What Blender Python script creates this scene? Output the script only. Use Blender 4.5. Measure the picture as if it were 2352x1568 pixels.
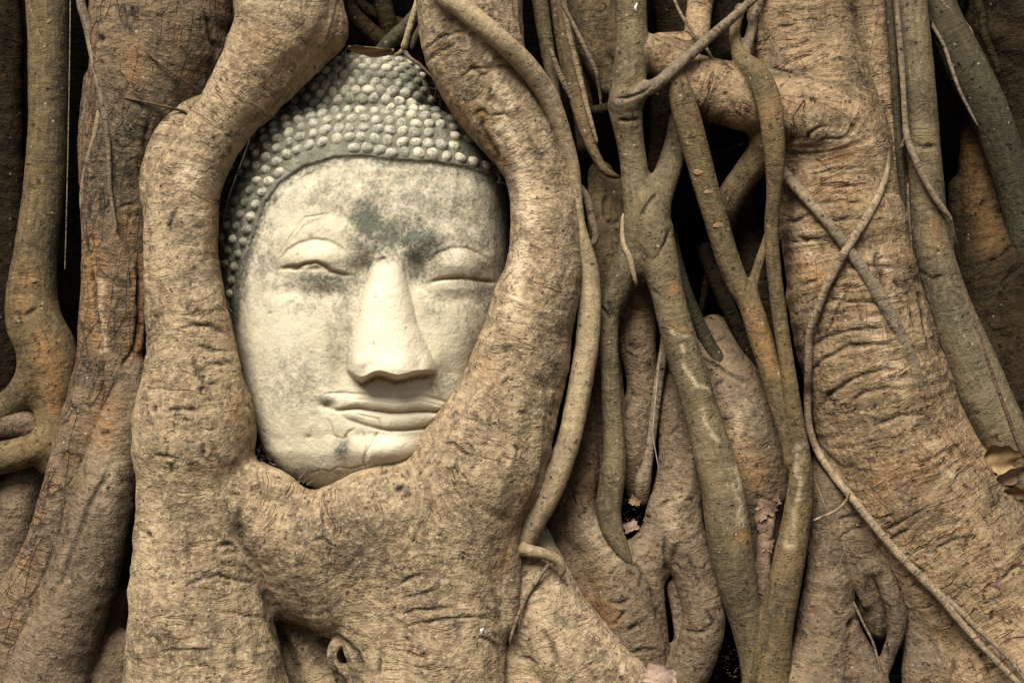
import bpy, math, random
import numpy as np
from mathutils import Vector

# ------------------------------------------------------------------ scene, camera, light
for o in list(bpy.data.objects):
    bpy.data.objects.remove(o)
SC = bpy.context.scene
COL = SC.collection
S = 0.0006            # metres per unit of the measuring sheet (one unit = 1/2352 of the frame width at the reference plane)
DP = 4000.0           # camera distance in those units (2.4 m)
ZC = 0.50             # camera height

cam_d = bpy.data.cameras.new('camera')
cam = bpy.data.objects.new('camera', cam_d)
COL.objects.link(cam)
cam.location = (0, -DP * S, ZC)
cam.rotation_euler = (math.radians(90), 0, 0)
cam_d.sensor_width = 36.0
cam_d.lens = 36.0 * DP / 2352.0
cam_d.clip_start = 0.05
cam_d.clip_end = 500
SC.camera = cam

SUN_EL, SUN_AZ = math.radians(52), math.radians(201)   # azimuth from +Y clockwise: the open side, behind the camera
world = bpy.data.worlds.new('World')
SC.world = world
world.use_nodes = True
wn = world.node_tree
sky = wn.nodes.new('ShaderNodeTexSky')
sky.sky_type = 'NISHITA'
sky.sun_disc = False
sky.sun_elevation = SUN_EL
sky.sun_rotation = SUN_AZ
sky.dust_density = 4.0
sky.air_density = 1.0
sky.ozone_density = 0.6
wn.nodes['Background'].inputs['Strength'].default_value = 0.05
wn.links.new(sky.outputs[0], wn.nodes['Background'].inputs['Color'])

sun_d = bpy.data.lights.new('sun', 'SUN')
sun = bpy.data.objects.new('sun', sun_d)
COL.objects.link(sun)
sun_d.energy = 5.0
sun_d.angle = math.radians(34)
sun_d.color = (1.0, 0.945, 0.85)
sd = Vector((math.sin(SUN_AZ) * math.cos(SUN_EL), math.cos(SUN_AZ) * math.cos(SUN_EL), math.sin(SUN_EL)))
sun.rotation_euler = sd.to_track_quat('Z', 'Y').to_euler()
sun.location = (0, -3, 5)

SC.render.engine = 'CYCLES'
SC.view_settings.view_transform = 'Standard'
SC.view_settings.look = 'None'
SC.view_settings.exposure = 0.64
SC.view_settings.gamma = 1.0

# ------------------------------------------------------------------ numpy helpers
def hash3(i, j, k, seed):
    h = (i.astype(np.int64) * 374761393 + j.astype(np.int64) * 668265263 + k.astype(np.int64) * 2147483647 + seed * 974634777) & 0xFFFFFFFF
    h = ((h ^ (h >> 13)) * 1274126177) & 0xFFFFFFFF
    h = ((h ^ (h >> 16)) * 2246822519) & 0xFFFFFFFF
    return ((h ^ (h >> 15)) & 0xFFFF) / 65535.0

def vnoise(P, seed=0):
    """value noise, about -1..1"""
    F = np.floor(P)
    t = P - F
    t = t * t * t * (t * (t * 6 - 15) + 10)
    F = F.astype(np.int64)
    r = 0
    for a in (0, 1):
        wa = t[:, 0] if a else 1 - t[:, 0]
        for b in (0, 1):
            wb = t[:, 1] if b else 1 - t[:, 1]
            for c in (0, 1):
                wc = t[:, 2] if c else 1 - t[:, 2]
                r = r + wa * wb * wc * hash3(F[:, 0] + a, F[:, 1] + b, F[:, 2] + c, seed)
    return r * 2 - 1

def fbm(P, octv=3, seed=0, gain=0.5):
    r, a, n = 0, 1.0, 0
    for o in range(octv):
        r = r + a * vnoise(P * (2.03 ** o) + 17.3 * o, seed + o)
        n += a
        a *= gain
    return r / n

def sm(a, b, x):
    t = np.clip((x - a) / (b - a), 0, 1)
    return t * t * (3 - 2 * t)

def world_of(P):
    """sheet units (px, py, depth) -> metres"""
    P = np.asarray(P, float)
    f = (DP + P[..., 2]) / DP
    return np.stack([(P[..., 0] - 1176) * f * S, P[..., 2] * S, (784 - P[..., 1]) * f * S + ZC], -1)

def sheet_of(W):
    y = W[:, 1] / S
    f = (DP + y) / DP
    return W[:, 0] / (f * S) + 1176, 784 - (W[:, 2] - ZC) / (f * S), y

def resample(pts, step=None):
    """Catmull-Rom through rows of numbers, dense"""
    P = np.asarray(pts, float)
    n = len(P)
    if n == 2:
        P = np.array([P[0], (P[0] + P[1]) / 2, P[1]])
        n = 3
    E = np.vstack([2 * P[0] - P[1], P, 2 * P[-1] - P[-2]])
    out = []
    for i in range(n - 1):
        p0, p1, p2, p3 = E[i], E[i + 1], E[i + 2], E[i + 3]
        L = np.linalg.norm(p2[:3] - p1[:3])
        st = step if step else max(5.0, 0.22 * 0.5 * (p1[3] + p2[3]))
        m = max(1, int(math.ceil(L / st)))
        for q in range(m):
            t = q / m
            out.append(0.5 * ((2 * p1) + (-p0 + p2) * t + (2 * p0 - 5 * p1 + 4 * p2 - p3) * t * t + (-p0 + 3 * p1 - 3 * p2 + p3) * t ** 3))
    out.append(P[-1])
    return np.array(out)

def link(name, me, parent=None):
    o = bpy.data.objects.new(name, me)
    COL.objects.link(o)
    if parent is not None:
        o.parent = parent
    return o

def tag(o, label=None, cat=None, group=None, kind=None):
    if label: o['label'] = label
    if cat: o['category'] = cat
    if group: o['group'] = group
    if kind: o['kind'] = kind
    return o

def empty(name, loc, label, cat, group=None):
    o = bpy.data.objects.new(name, None)
    COL.objects.link(o)
    o.empty_display_size = 0.05
    o.location = loc
    bpy.context.view_layer.update()
    return tag(o, label, cat, group)

def make_mesh(name, V, Fq, mat, attrs=None, normals=None, origin=None):
    """V (n,3) metres, Fq (m,3|4) ints or list of such arrays"""
    me = bpy.data.meshes.new(name)
    if origin is not None:
        V = V - np.asarray(origin)
    if not isinstance(Fq, list):
        Fq = [Fq]
    Fq = [f for f in Fq if len(f)]
    me.vertices.add(len(V))
    me.vertices.foreach_set('co', np.ascontiguousarray(V, dtype=np.float32).ravel())
    loops = np.concatenate([f.ravel() for f in Fq]).astype(np.int32)
    sizes = np.concatenate([np.full(len(f), f.shape[1]) for f in Fq]).astype(np.int32)
    me.loops.add(len(loops))
    me.loops.foreach_set('vertex_index', loops)
    me.polygons.add(len(sizes))
    me.polygons.foreach_set('loop_start', np.concatenate([[0], np.cumsum(sizes)[:-1]]).astype(np.int32))
    me.polygons.foreach_set('use_smooth', np.ones(len(sizes), dtype=bool))
    for k, a in (attrs or {}).items():
        if a.ndim == 2:
            at = me.attributes.new(k, 'FLOAT_VECTOR', 'POINT')
            at.data.foreach_set('vector', np.ascontiguousarray(a, dtype=np.float32).ravel())
        else:
            at = me.attributes.new(k, 'FLOAT', 'POINT')
            at.data.foreach_set('value', np.ascontiguousarray(a, dtype=np.float32))
    me.update(calc_edges=True)
    me.validate()
    if normals is not None:
        me.normals_split_custom_set_from_vertices(normals.astype(np.float32))
    me.materials.append(mat)
    return me

def vnormals(V, F):
    a, b, c = V[F[:, 0]], V[F[:, 1]], V[F[:, 2]]
    if F.shape[1] == 4:
        n = np.cross(V[F[:, 2]] - V[F[:, 0]], V[F[:, 3]] - V[F[:, 1]])
    else:
        n = np.cross(b - a, c - a)
    N = np.zeros_like(V)
    for k in range(F.shape[1]):
        for d in range(3):
            N[:, d] += np.bincount(F[:, k], n[:, d], len(V))
    return N / np.maximum(np.linalg.norm(N, axis=1), 1e-12)[:, None]

# ------------------------------------------------------------------ materials
class NG:
    def __init__(self, name):
        self.m = bpy.data.materials.new(name)
        self.m.use_nodes = True
        self.t = self.m.node_tree
        self.bsdf = self.t.nodes['Principled BSDF']
    def n(self, typ, **kw):
        nd = self.t.nodes.new(typ)
        for k, v in kw.items():
            setattr(nd, k, v)
        return nd
    def put(self, sock, v):
        if hasattr(v, 'is_output') or isinstance(v, bpy.types.NodeSocket):
            self.t.links.new(v, sock)
        else:
            if isinstance(v, (tuple, list)) and len(v) == 3 and len(sock.default_value) == 4:
                v = (*v, 1)
            sock.default_value = v
    def attr(self, name, vec=False):
        a = self.n('ShaderNodeAttribute', attribute_name=name)
        return a.outputs['Vector' if vec else 'Fac']
    def math(self, op, a, b=0.0, clamp=False):
        m = self.n('ShaderNodeMath', operation=op, use_clamp=clamp)
        self.put(m.inputs[0], a); self.put(m.inputs[1], b)
        return m.outputs[0]
    def vmul(self, v, k):
        m = self.n('ShaderNodeVectorMath', operation='MULTIPLY')
        self.put(m.inputs[0], v); self.put(m.inputs[1], k)
        return m.outputs[0]
    def vadd(self, v, k):
        m = self.n('ShaderNodeVectorMath', operation='ADD')
        self.put(m.inputs[0], v); self.put(m.inputs[1], k)
        return m.outputs[0]
    def noise(self, v, scale=1.0, detail=3.0, rough=0.55, dist=0.0):
        m = self.n('ShaderNodeTexNoise')
        self.put(m.inputs['Vector'], v)
        m.inputs['Scale'].default_value = scale
        m.inputs['Detail'].default_value = detail
        m.inputs['Roughness'].default_value = rough
        m.inputs['Distortion'].default_value = dist
        return m.outputs['Fac']
    def aniso(self, v, scale, rot, **kw):
        m = self.n('ShaderNodeMapping')
        self.put(m.inputs['Vector'], v)
        m.inputs['Scale'].default_value = scale
        m.inputs['Rotation'].default_value = rot
        return self.noise(m.outputs[0], 1, **kw)
    def voro(self, v, scale, feature='F1'):
        m = self.n('ShaderNodeTexVoronoi', feature=feature)
        self.put(m.inputs['Vector'], v)
        m.inputs['Scale'].default_value = scale
        return m
    def mr(self, x, a, b, c=0.0, d=1.0, smooth=True):
        m = self.n('ShaderNodeMapRange')
        m.clamp = True
        if smooth: m.interpolation_type = 'SMOOTHSTEP'
        self.put(m.inputs[0], x)
        for i, q in enumerate((a, b, c, d)):
            self.put(m.inputs[1 + i], q)
        return m.outputs[0]
    def mix(self, f, a, b, mode='MIX'):
        m = self.n('ShaderNodeMix', data_type='RGBA', blend_type=mode)
        self.put(m.inputs[0], f)
        self.put(m.inputs[6], a); self.put(m.inputs[7], b)
        return m.outputs[2]
    def bump(self, h, dist, strength=1.0, normal=None):
        b = self.n('ShaderNodeBump')
        b.inputs['Strength'].default_value = strength
        b.inputs['Distance'].default_value = dist
        self.put(b.inputs['Height'], h)
        if normal is not None: self.put(b.inputs['Normal'], normal)
        return b.outputs[0]

def bark(name, light, dark, accent, ring=1.0, streak=0.3, fleck=0.5, crack=0.0, lump=1.0, green=(0.112, 0.106, 0.062), acc_amt=0.5, mottle=0.5, ringscale=1.0, kk=0.84, line=0.5, spec=0.2, bd=0.0085, worn=0.0):
    light, dark, accent, green = [tuple(x * k * kk for x, k in zip(cc, (0.98, 1.0, 1.02))) for cc in (light, dark, accent, green)]
    g = NG(name)
    rc = g.attr('rc', True)
    pos = g.n('ShaderNodeTexCoord').outputs['Object']
    wob = g.noise(rc, 16, 2, 0.5)
    wob = g.math('MULTIPLY', g.math('SUBTRACT', wob, 0.5), 0.034)
    cmb = g.n('ShaderNodeCombineXYZ')
    g.put(cmb.inputs[0], wob)
    rw = g.vadd(rc, cmb.outputs[0])
    rings = g.aniso(rw, (125 * ringscale, 13, 13), (0.7, 0.9, 0.5), detail=5, rough=0.62, dist=0.0)
    fine = g.aniso(rw, (380, 55, 55), (0.4, 1.1, 0.8), detail=3, rough=0.62, dist=0.0)
    strk = g.aniso(rw, (12, 150, 150), (0.9, 0.6, 0.4), detail=4, rough=0.62)
    blot = g.noise(rc, 9, 5, 0.6)
    blot2 = g.noise(g.vadd(pos, (3.1, 1.7, 0.4)), 24, 6, 0.68)
    blot3 = g.noise(g.vadd(pos, (7.1, 2.7, 5.4)), 75, 5, 0.62)
    med = g.noise(g.vadd(pos, (1.7, 6.2, 3.3)), 150, 4, 0.62)
    grain = g.noise(pos, 400, 3, 0.7)
    pits = g.noise(g.vadd(pos, (2.2, 4.4, 9.1)), 110, 4, 0.6)
    # colour; dark in rings, pits and cracks is dirt plus painted crevice shade
    c = g.mix(g.mr(blot, 0.34, 0.66), dark, light)
    c = g.mix(g.math('MULTIPLY', g.mr(blot2, 0.50, 0.68), acc_amt), c, accent)
    c = g.mix(g.math('MULTIPLY', g.mr(blot3, 0.42, 0.66), mottle), c, tuple(min(1, x * 1.45) for x in light))
    c = g.mix(g.math('MULTIPLY', g.mr(g.noise(g.vadd(pos, (1.1, 8.7, 2.4)), 42, 6, 0.74), 0.50, 0.62), 0.75 * mottle + 0.15), c, tuple(x * 0.48 for x in dark))
    if worn > 0:
        wr = g.aniso(rc, (7, 15, 15), (0.2, 0.1, 0.3), detail=4, rough=0.6)
        c = g.mix(g.math('MULTIPLY', g.mr(wr, 0.50, 0.64), worn), c, tuple(min(1, x * 1.6) for x in light))
        c = g.mix(g.math('MULTIPLY', g.mr(wr, 0.44, 0.33), worn), c, tuple(x * 0.62 for x in dark))
    gm = g.math('MULTIPLY', g.attr('green'), g.mr(blot2, 0.30, 0.62, 0.35, 1.0))
    c = g.mix(g.math('MINIMUM', gm, 1.0), c, green)
    om = g.math('MULTIPLY', g.math('MULTIPLY', g.attr('orange'), 1.25, True), g.mr(blot3, 0.32, 0.60, 0.25, 1.0))
    c = g.mix(om, c, (0.27, 0.145, 0.058))
    pm = g.math('MULTIPLY', g.attr('pale'), g.mr(blot3, 0.36, 0.56, 0.15, 1.0))
    c = g.mix(pm, c, (0.60, 0.475, 0.32))  # pale strokes: peeled bark and painted highlights
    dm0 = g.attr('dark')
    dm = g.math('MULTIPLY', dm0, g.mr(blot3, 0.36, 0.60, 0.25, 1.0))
    c = g.mix(dm, c, (0.034, 0.031, 0.024))  # dark strokes: stains and painted shaded sides
    rmask = g.math('SUBTRACT', 1.0, g.attr('noring'))
    if ring > 0:
        c = g.mix(g.math('MULTIPLY', rmask, g.math('MULTIPLY', g.mr(rings, 0.50, 0.34), min(1.0, 0.62 * ring))), c, g.mix(1.0, c, (0.36, 0.30, 0.22), 'MULTIPLY'))
        c = g.mix(g.math('MULTIPLY', g.mr(fine, 0.52, 0.36), min(1.0, 0.40 * ring)), c, g.mix(1.0, c, (0.5, 0.43, 0.34), 'MULTIPLY'))
    if streak > 0:
        streak_m = g.math('SUBTRACT', 1.0, g.attr('noring'))
        c = g.mix(g.math('MULTIPLY', streak_m, g.math('MULTIPLY', g.mr(strk, 0.56, 0.72), min(1.0, 0.9 * streak))), c, tuple(min(1, x * 1.55) for x in light))
        c = g.mix(g.math('MULTIPLY', streak_m, g.math('MULTIPLY', g.mr(strk, 0.46, 0.30), min(1.0, 0.8 * streak))), c, tuple(x * 0.45 for x in dark))
    c = g.mix(g.mr(grain, 0.44, 0.30, 0, 0.7), c, g.mix(1.0, c, (0.42, 0.36, 0.28), 'MULTIPLY'))
    c = g.mix(g.mr(pits, 0.37, 0.31, 0, 0.85), c, g.mix(1.0, c, (0.25, 0.20, 0.15), 'MULTIPLY'))
    c = g.mix(g.mr(med, 0.52, 0.66, 0, 0.55 * (0.4 + mottle)), c, tuple(min(1, x * 1.55) for x in light))
    c = g.mix(g.mr(med, 0.42, 0.31, 0, 0.6), c, g.mix(1.0, c, (0.46, 0.40, 0.32), 'MULTIPLY'))
    # pale flecks
    fv = g.voro(pos, 95)
    rnd = g.n('ShaderNodeSeparateColor')
    g.put(rnd.inputs[0], fv.outputs['Color'])
    fm = g.math('MULTIPLY', g.mr(fv.outputs['Distance'], 0.20, 0.10), g.mr(rnd.outputs[0], 0.80, 0.84))
    c = g.mix(g.math('MULTIPLY', fm, fleck), c, (0.48, 0.44, 0.36))
    height = g.math('MULTIPLY', g.math('MULTIPLY', rings, rmask), 0.55 * ring)
    height = g.math('ADD', height, g.math('MULTIPLY', fine, 0.16 * ring))
    height = g.math('ADD', height, g.math('MULTIPLY', strk, 0.35 * streak))
    height = g.math('ADD', height, g.math('ADD', g.math('MULTIPLY', blot3, 0.85 * lump), g.math('MULTIPLY', med, 0.40 * lump)))
    height = g.math('ADD', height, g.math('MULTIPLY', grain, 0.13))
    height = g.math('ADD', height, g.mr(pits, 0.38, 0.29, 0, -0.30))
    if line > 0:
        ln = g.aniso(rw, (46 * ringscale, 5.5, 5.5), (0.6, 0.8, 1.0), detail=4, rough=0.55)
        lm = g.mr(g.math('ABSOLUTE', g.math('SUBTRACT', ln, 0.5)), 0.0, 0.016, 1.0, 0.0)
        lm = g.math('MULTIPLY', g.math('MULTIPLY', lm, rmask), g.math('MULTIPLY', g.mr(blot2, 0.44, 0.56), line))
        c = g.mix(lm, c, g.mix(1.0, c, (0.22, 0.17, 0.12), 'MULTIPLY'))
        height = g.math('SUBTRACT', height, g.math('MULTIPLY', lm, 0.45))
    if crack > 0:
        cw = g.vadd(rw, g.vmul(g.n('ShaderNodeTexNoise').outputs['Color'], (0, 0, 0)))
        cv = g.voro(g.vmul(cw, (0.55, 2.0, 2.0)), 32, 'DISTANCE_TO_EDGE')
        d1 = g.math('ADD', cv.outputs['Distance'], g.math('MULTIPLY', g.math('SUBTRACT', grain, 0.5), 0.10))
        cm = g.math('MULTIPLY', g.mr(d1, 0.055, 0.0), g.mr(blot2, 0.42, 0.58))
        cm = g.math('MULTIPLY', cm, crack)
        c = g.mix(cm, c, (0.03, 0.022, 0.015))
        height = g.math('SUBTRACT', height, g.math('MULTIPLY', cm, 0.8))
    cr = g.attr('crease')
    c = g.mix(g.math('MULTIPLY', cr, g.mr(grain, 0.30, 0.55, 0.45, 1.0)), c, (0.022, 0.017, 0.012))  # crease colour: crack dirt plus the groove's shade painted in
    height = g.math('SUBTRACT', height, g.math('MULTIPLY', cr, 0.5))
    g.put(g.bsdf.inputs['Base Color'], c)
    g.bsdf.inputs['Roughness'].default_value = 0.82
    g.bsdf.inputs['Specular IOR Level'].default_value = spec
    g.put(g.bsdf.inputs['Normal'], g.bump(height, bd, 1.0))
    return g.m

M = {}
M['tan'] = bark('pale_tan_bark', (0.44, 0.325, 0.195), (0.25, 0.18, 0.11), (0.46, 0.285, 0.145), ring=0.6, streak=0.22, fleck=0.55, lump=1.0, acc_amt=0.45, mottle=0.7, kk=.63, line=.6, bd=0.0068, worn=0.6)
M['fissured'] = bark('fissured_brown_bark', (0.30, 0.205, 0.12), (0.135, 0.098, 0.06), (0.40, 0.205, 0.085), ring=0.85, streak=0.2, fleck=0.5, crack=0.6, lump=1.0, acc_amt=0.7, mottle=0.35, kk=.57, line=0.6, worn=0.3)
M['ringed'] = bark('ringed_tan_bark', (0.40, 0.275, 0.155), (0.225, 0.15, 0.085), (0.46, 0.255, 0.115), ring=0.85, streak=0.10, fleck=0.4, crack=0.2, lump=0.8, acc_amt=0.5, mottle=0.4, ringscale=0.9, kk=.64, line=1.0, bd=0.0078, worn=0.5)
M['green'] = bark('grey_green_bark', (0.265, 0.20, 0.108), (0.118, 0.093, 0.05), (0.23, 0.17, 0.085), ring=0.35, streak=0.42, fleck=0.45, lump=0.45, acc_amt=0.4, mottle=0.3, kk=.56, line=0.25, worn=0.3)
M['darkgreen'] = bark('dark_green_bark', (0.125, 0.104, 0.058), (0.056, 0.052, 0.032), (0.13, 0.095, 0.045), ring=0.35, streak=0.5, fleck=0.45, lump=0.5, acc_amt=0.4, mottle=0.25, kk=.46, line=0.2, spec=0.12)
M['olive'] = bark('olive_bark', (0.26, 0.18, 0.085), (0.11, 0.083, 0.042), (0.30, 0.19, 0.075), ring=0.35, streak=0.55, fleck=0.5, lump=0.45, acc_amt=0.5, mottle=0.3, kk=.52, line=0.25, worn=0.3)
M['brown'] = bark('dusty_brown_bark', (0.275, 0.195, 0.118), (0.155, 0.108, 0.066), (0.33, 0.195, 0.10), ring=0.55, streak=0.08, fleck=0.35, lump=1.0, acc_amt=0.5, mottle=0.4, kk=.58, line=0.4, worn=0.45)
M['dark'] = bark('shade_darkened_bark', (0.10, 0.070, 0.038), (0.040, 0.030, 0.019), (0.125, 0.075, 0.03), ring=0.8, streak=0.2, fleck=0.25, lump=1.0, acc_amt=0.5, mottle=0.3, kk=.30, line=0.5, spec=0.04)  # toned down so the colour carries the shade on the back roots
M['black'] = bark('shade_black_bark', (0.018, 0.014, 0.009), (0.008, 0.0065, 0.005), (0.022, 0.014, 0.008), ring=0.8, streak=0.2, fleck=0.0, lump=1.0, acc_amt=0.4, mottle=0.2, kk=.22, line=0.2, spec=0.0)  # near black: the shade of the deep gaps put into the colour
M['vine'] = bark('pale_vine_bark', (0.42, 0.315, 0.185), (0.27, 0.20, 0.12), (0.38, 0.25, 0.12), ring=0.25, streak=0.3, fleck=0.1, lump=0.3, acc_amt=0.3, mottle=0.3, kk=0.72, line=0.0)
M['brownvine'] = bark('brown_vine_bark', (0.30, 0.22, 0.135), (0.18, 0.13, 0.08), (0.30, 0.18, 0.09), ring=0.4, streak=0.3, fleck=0.15, lump=0.4, acc_amt=0.4, mottle=0.4)
M['twig'] = bark('thin_root_bark', (0.235, 0.178, 0.112), (0.135, 0.105, 0.07), (0.25, 0.16, 0.08), ring=0.5, streak=0.3, fleck=0.2, lump=0.4, acc_amt=0.4, mottle=0.3)
M['reddish'] = bark('reddish_rootlet_bark', (0.125, 0.07, 0.042), (0.068, 0.042, 0.028), (0.15, 0.08, 0.04), ring=0.4, streak=0.3, fleck=0.1, lump=0.3)

def simple(name, c1, c2, scale, rough=0.8, bumpd=0.002, spec=0.25):
    g = NG(name)
    p = g.n('ShaderNodeTexCoord').outputs['Object']
    a = g.noise(p, scale, 5, 0.65)
    b = g.noise(p, scale * 6, 4, 0.65)
    c = g.mix(g.mr(a, 0.35, 0.65), c1, c2)
    c = g.mix(g.mr(b, 0.5, 0.32, 0, 0.6), c, g.mix(1.0, c, (0.45, 0.42, 0.38), 'MULTIPLY'))
    g.put(g.bsdf.inputs['Base Color'], c)
    g.bsdf.inputs['Roughness'].default_value = rough
    g.bsdf.inputs['Specular IOR Level'].default_value = spec
    g.put(g.bsdf.inputs['Normal'], g.bump(g.math('ADD', a, g.math('MULTIPLY', b, 0.5)), bumpd))
    return g.m

M['soil'] = simple('dark_soil', (0.035, 0.026, 0.017), (0.09, 0.065, 0.042), 14, 0.95, 0.012)
M['leaf'] = simple('dry_leaf', (0.15, 0.09, 0.04), (0.27, 0.18, 0.09), 22, 0.6, 0.001)
M['leaf_pale'] = simple('bleached_leaf', (0.22, 0.15, 0.09), (0.30, 0.21, 0.13), 22, 0.6, 0.001)
M['pinkchip'] = simple('pinkish_bark_chip', (0.25, 0.17, 0.125), (0.34, 0.245, 0.185), 40, 0.85, 0.002)
M['scar'] = simple('tan_scar', (0.24, 0.15, 0.07), (0.17, 0.105, 0.052), 60, 0.8, 0.001)
M['drop'] = simple('white_dropping', (0.75, 0.74, 0.70), (0.6, 0.58, 0.52), 160, 0.8, 0.0008)
M['peel'] = simple('peeling_dry_bark', (0.25, 0.165, 0.11), (0.12, 0.08, 0.055), 45, 0.85, 0.004)
M['web'] = simple('pale_fibre', (0.34, 0.31, 0.26), (0.24, 0.21, 0.17), 60, 0.9, 0.0005)
M['fibre'] = simple('dark_fibre', (0.045, 0.032, 0.02), (0.085, 0.06, 0.035), 60, 0.9, 0.0005)

def stone(name, base, hairy=False, g1=(0.032, 0.038, 0.026), g2=(0.115, 0.118, 0.085)):
    g = NG(name)
    p = g.n('ShaderNodeTexCoord').outputs['Object']
    n1 = g.noise(p, 14, 5, 0.6)
    n2 = g.noise(g.vadd(p, (4, 1, 2)), 60, 6, 0.72, 0.3)
    n3 = g.noise(g.vadd(p, (2, 7, 5)), 210, 4, 0.7)
    n4 = g.noise(g.vadd(p, (9, 3, 1)), 620, 2, 0.6)
    c = g.mix(g.mr(n1, 0.36, 0.64), tuple(x * k for x, k in zip(base, (0.86, 0.85, 0.80))), base)
    c = g.mix(g.mr(n2, 0.55, 0.70, 0, 0.30), c, (0.58, 0.47, 0.315))
    c = g.mix(g.math('MULTIPLY', g.attr('clean'), 0.75), c, (0.62, 0.545, 0.41))
    # grime, then dirt with painted shade under the nose
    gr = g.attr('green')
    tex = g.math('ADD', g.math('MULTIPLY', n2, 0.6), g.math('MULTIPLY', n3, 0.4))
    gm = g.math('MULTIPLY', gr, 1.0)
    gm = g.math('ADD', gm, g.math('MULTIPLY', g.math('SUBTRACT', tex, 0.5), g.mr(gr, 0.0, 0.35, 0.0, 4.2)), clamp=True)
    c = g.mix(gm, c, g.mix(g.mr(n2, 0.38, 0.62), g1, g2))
    dt = g.attr('dirt_shade')
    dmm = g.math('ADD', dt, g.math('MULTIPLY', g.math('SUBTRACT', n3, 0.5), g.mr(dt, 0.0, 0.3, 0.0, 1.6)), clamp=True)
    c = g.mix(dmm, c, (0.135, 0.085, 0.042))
    # specks
    fv = g.voro(p, 46)
    sp = g.n('ShaderNodeSeparateColor'); g.put(sp.inputs[0], fv.outputs['Color'])
    fm = g.math('MULTIPLY', g.mr(g.math('ADD', fv.outputs['Distance'], g.math('MULTIPLY', n3, 0.15)), 0.20, 0.12), g.mr(sp.outputs[0], 0.74, 0.76))
    c = g.mix(g.math('MULTIPLY', fm, 0.7), c, (0.30, 0.21, 0.12))
    c = g.mix(g.mr(n3, 0.42, 0.30, 0, 0.55), c, g.mix(1.0, c, (0.70, 0.66, 0.56), 'MULTIPLY'))
    g.put(g.bsdf.inputs['Base Color'], c)
    g.bsdf.inputs['Roughness'].default_value = 0.78
    g.bsdf.inputs['Specular IOR Level'].default_value = 0.25
    h = g.math('ADD', g.math('MULTIPLY', n2, 1.0), g.math('ADD', g.math('MULTIPLY', n3, 0.35), g.math('MULTIPLY', n4, 0.12)))
    h = g.math('SUBTRACT', h, g.math('MULTIPLY', fm, 0.25))
    g.put(g.bsdf.inputs['Normal'], g.bump(h, 0.0026 if not hairy else 0.006))
    return g.m

M['stone'] = stone('weathered_cream_stone', (0.58, 0.515, 0.385))
M['hair'] = stone('mossy_hair_stone', (0.20, 0.19, 0.135), True, (0.045, 0.049, 0.034), (0.215, 0.207, 0.155))

def curl_mat(name, top, low, amt):
    g = NG(name)
    p = g.n('ShaderNodeTexCoord').outputs['Object']
    oi = g.n('ShaderNodeObjectInfo')
    rv = g.n('ShaderNodeCombineXYZ')
    g.put(rv.inputs[0], g.math('MULTIPLY', oi.outputs['Random'], 37.0))
    q = g.vadd(p, rv.outputs[0])
    n1 = g.noise(q, 90, 4, 0.65)
    n2 = g.noise(q, 420, 3, 0.65)
    m = g.mr(g.math('ADD', g.math('MULTIPLY', n1, 0.65), g.math('MULTIPLY', n2, 0.35)), 0.62 - amt, 0.42 - amt)
    c = g.mix(m, top, low)
    c = g.mix(g.mr(n2, 0.44, 0.30, 0, 0.6), c, g.mix(1.0, c, (0.6, 0.57, 0.48), 'MULTIPLY'))
    g.put(g.bsdf.inputs['Base Color'], c)
    g.bsdf.inputs['Roughness'].default_value = 0.85
    g.put(g.bsdf.inputs['Normal'], g.bump(g.math('ADD', n1, n2), 0.0016))
    return g.m
M['curl'] = curl_mat('cream_curl_stone', (0.40, 0.375, 0.29), (0.17, 0.17, 0.128), 0.02)
M['curl_mid'] = curl_mat('stained_curl_stone', (0.50, 0.46, 0.34), (0.17, 0.175, 0.12), 0.06)
M['curl_moss'] = curl_mat('mossy_curl_stone', (0.28, 0.27, 0.195), (0.09, 0.095, 0.065), 0.0)

# ------------------------------------------------------------------ fused roots: smooth union of swept strokes, meshed by surface nets
FRONT = {}     # front surface samples for laying vines on roots

def P(part, pts, k=14, q=1.0):
    return dict(part=part, pts=resample([tuple(p) for p in pts]), k=k, q=q)

def prep(st):
    pts = st['pts']
    C = world_of(pts[:, :3])
    R = pts[:, 3] * S * (DP + pts[:, 2]) / DP
    st['C'], st['R'] = C, R
    d = C[1:] - C[:-1]
    L = np.linalg.norm(d, axis=1)
    st['L'] = L
    u = np.concatenate([[0], np.cumsum(L)])
    mid = len(u) // 2
    st['u'] = u - u[mid] - C[mid, 2]
    T = d / np.maximum(L, 1e-9)[:, None]
    T = np.vstack([T, T[-1]])
    ref = np.array([1.0, 0, 0])
    N = np.zeros_like(T)
    n = ref - T[0] * (ref @ T[0])
    if np.linalg.norm(n) < 0.35:
        n = np.cross(T[0], [0, 1.0, 0])
        n = n if n[0] * 1 >= 0 else -n
        if np.linalg.norm(n) < 0.2: n = np.array([0, 0, 1.0])
    for i in range(len(T)):
        n = n - T[i] * (n @ T[i])
        n /= np.linalg.norm(n)
        N[i] = n
    B = np.cross(T, N)
    if B[mid, 1] < 0: B = -B
    st['N'], st['B'] = N, B
    st['cen'] = C[mid]

def register(key, strokes):
    FRONT[key] = np.vstack([np.c_[s['pts'][:, :4], np.full(len(s['pts']), s['q'])] for s in strokes])

def front(px, py, keys):
    best = 900.0
    for k in keys:
        A = FRONT[k]
        d2 = (A[:, 0] - px) ** 2 + (A[:, 1] - py) ** 2
        m = d2 < A[:, 3] ** 2
        if m.any():
            best = min(best, float((A[m, 2] - A[m, 4] * np.sqrt(A[m, 3] ** 2 - d2[m])).min()))
    return best

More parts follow.
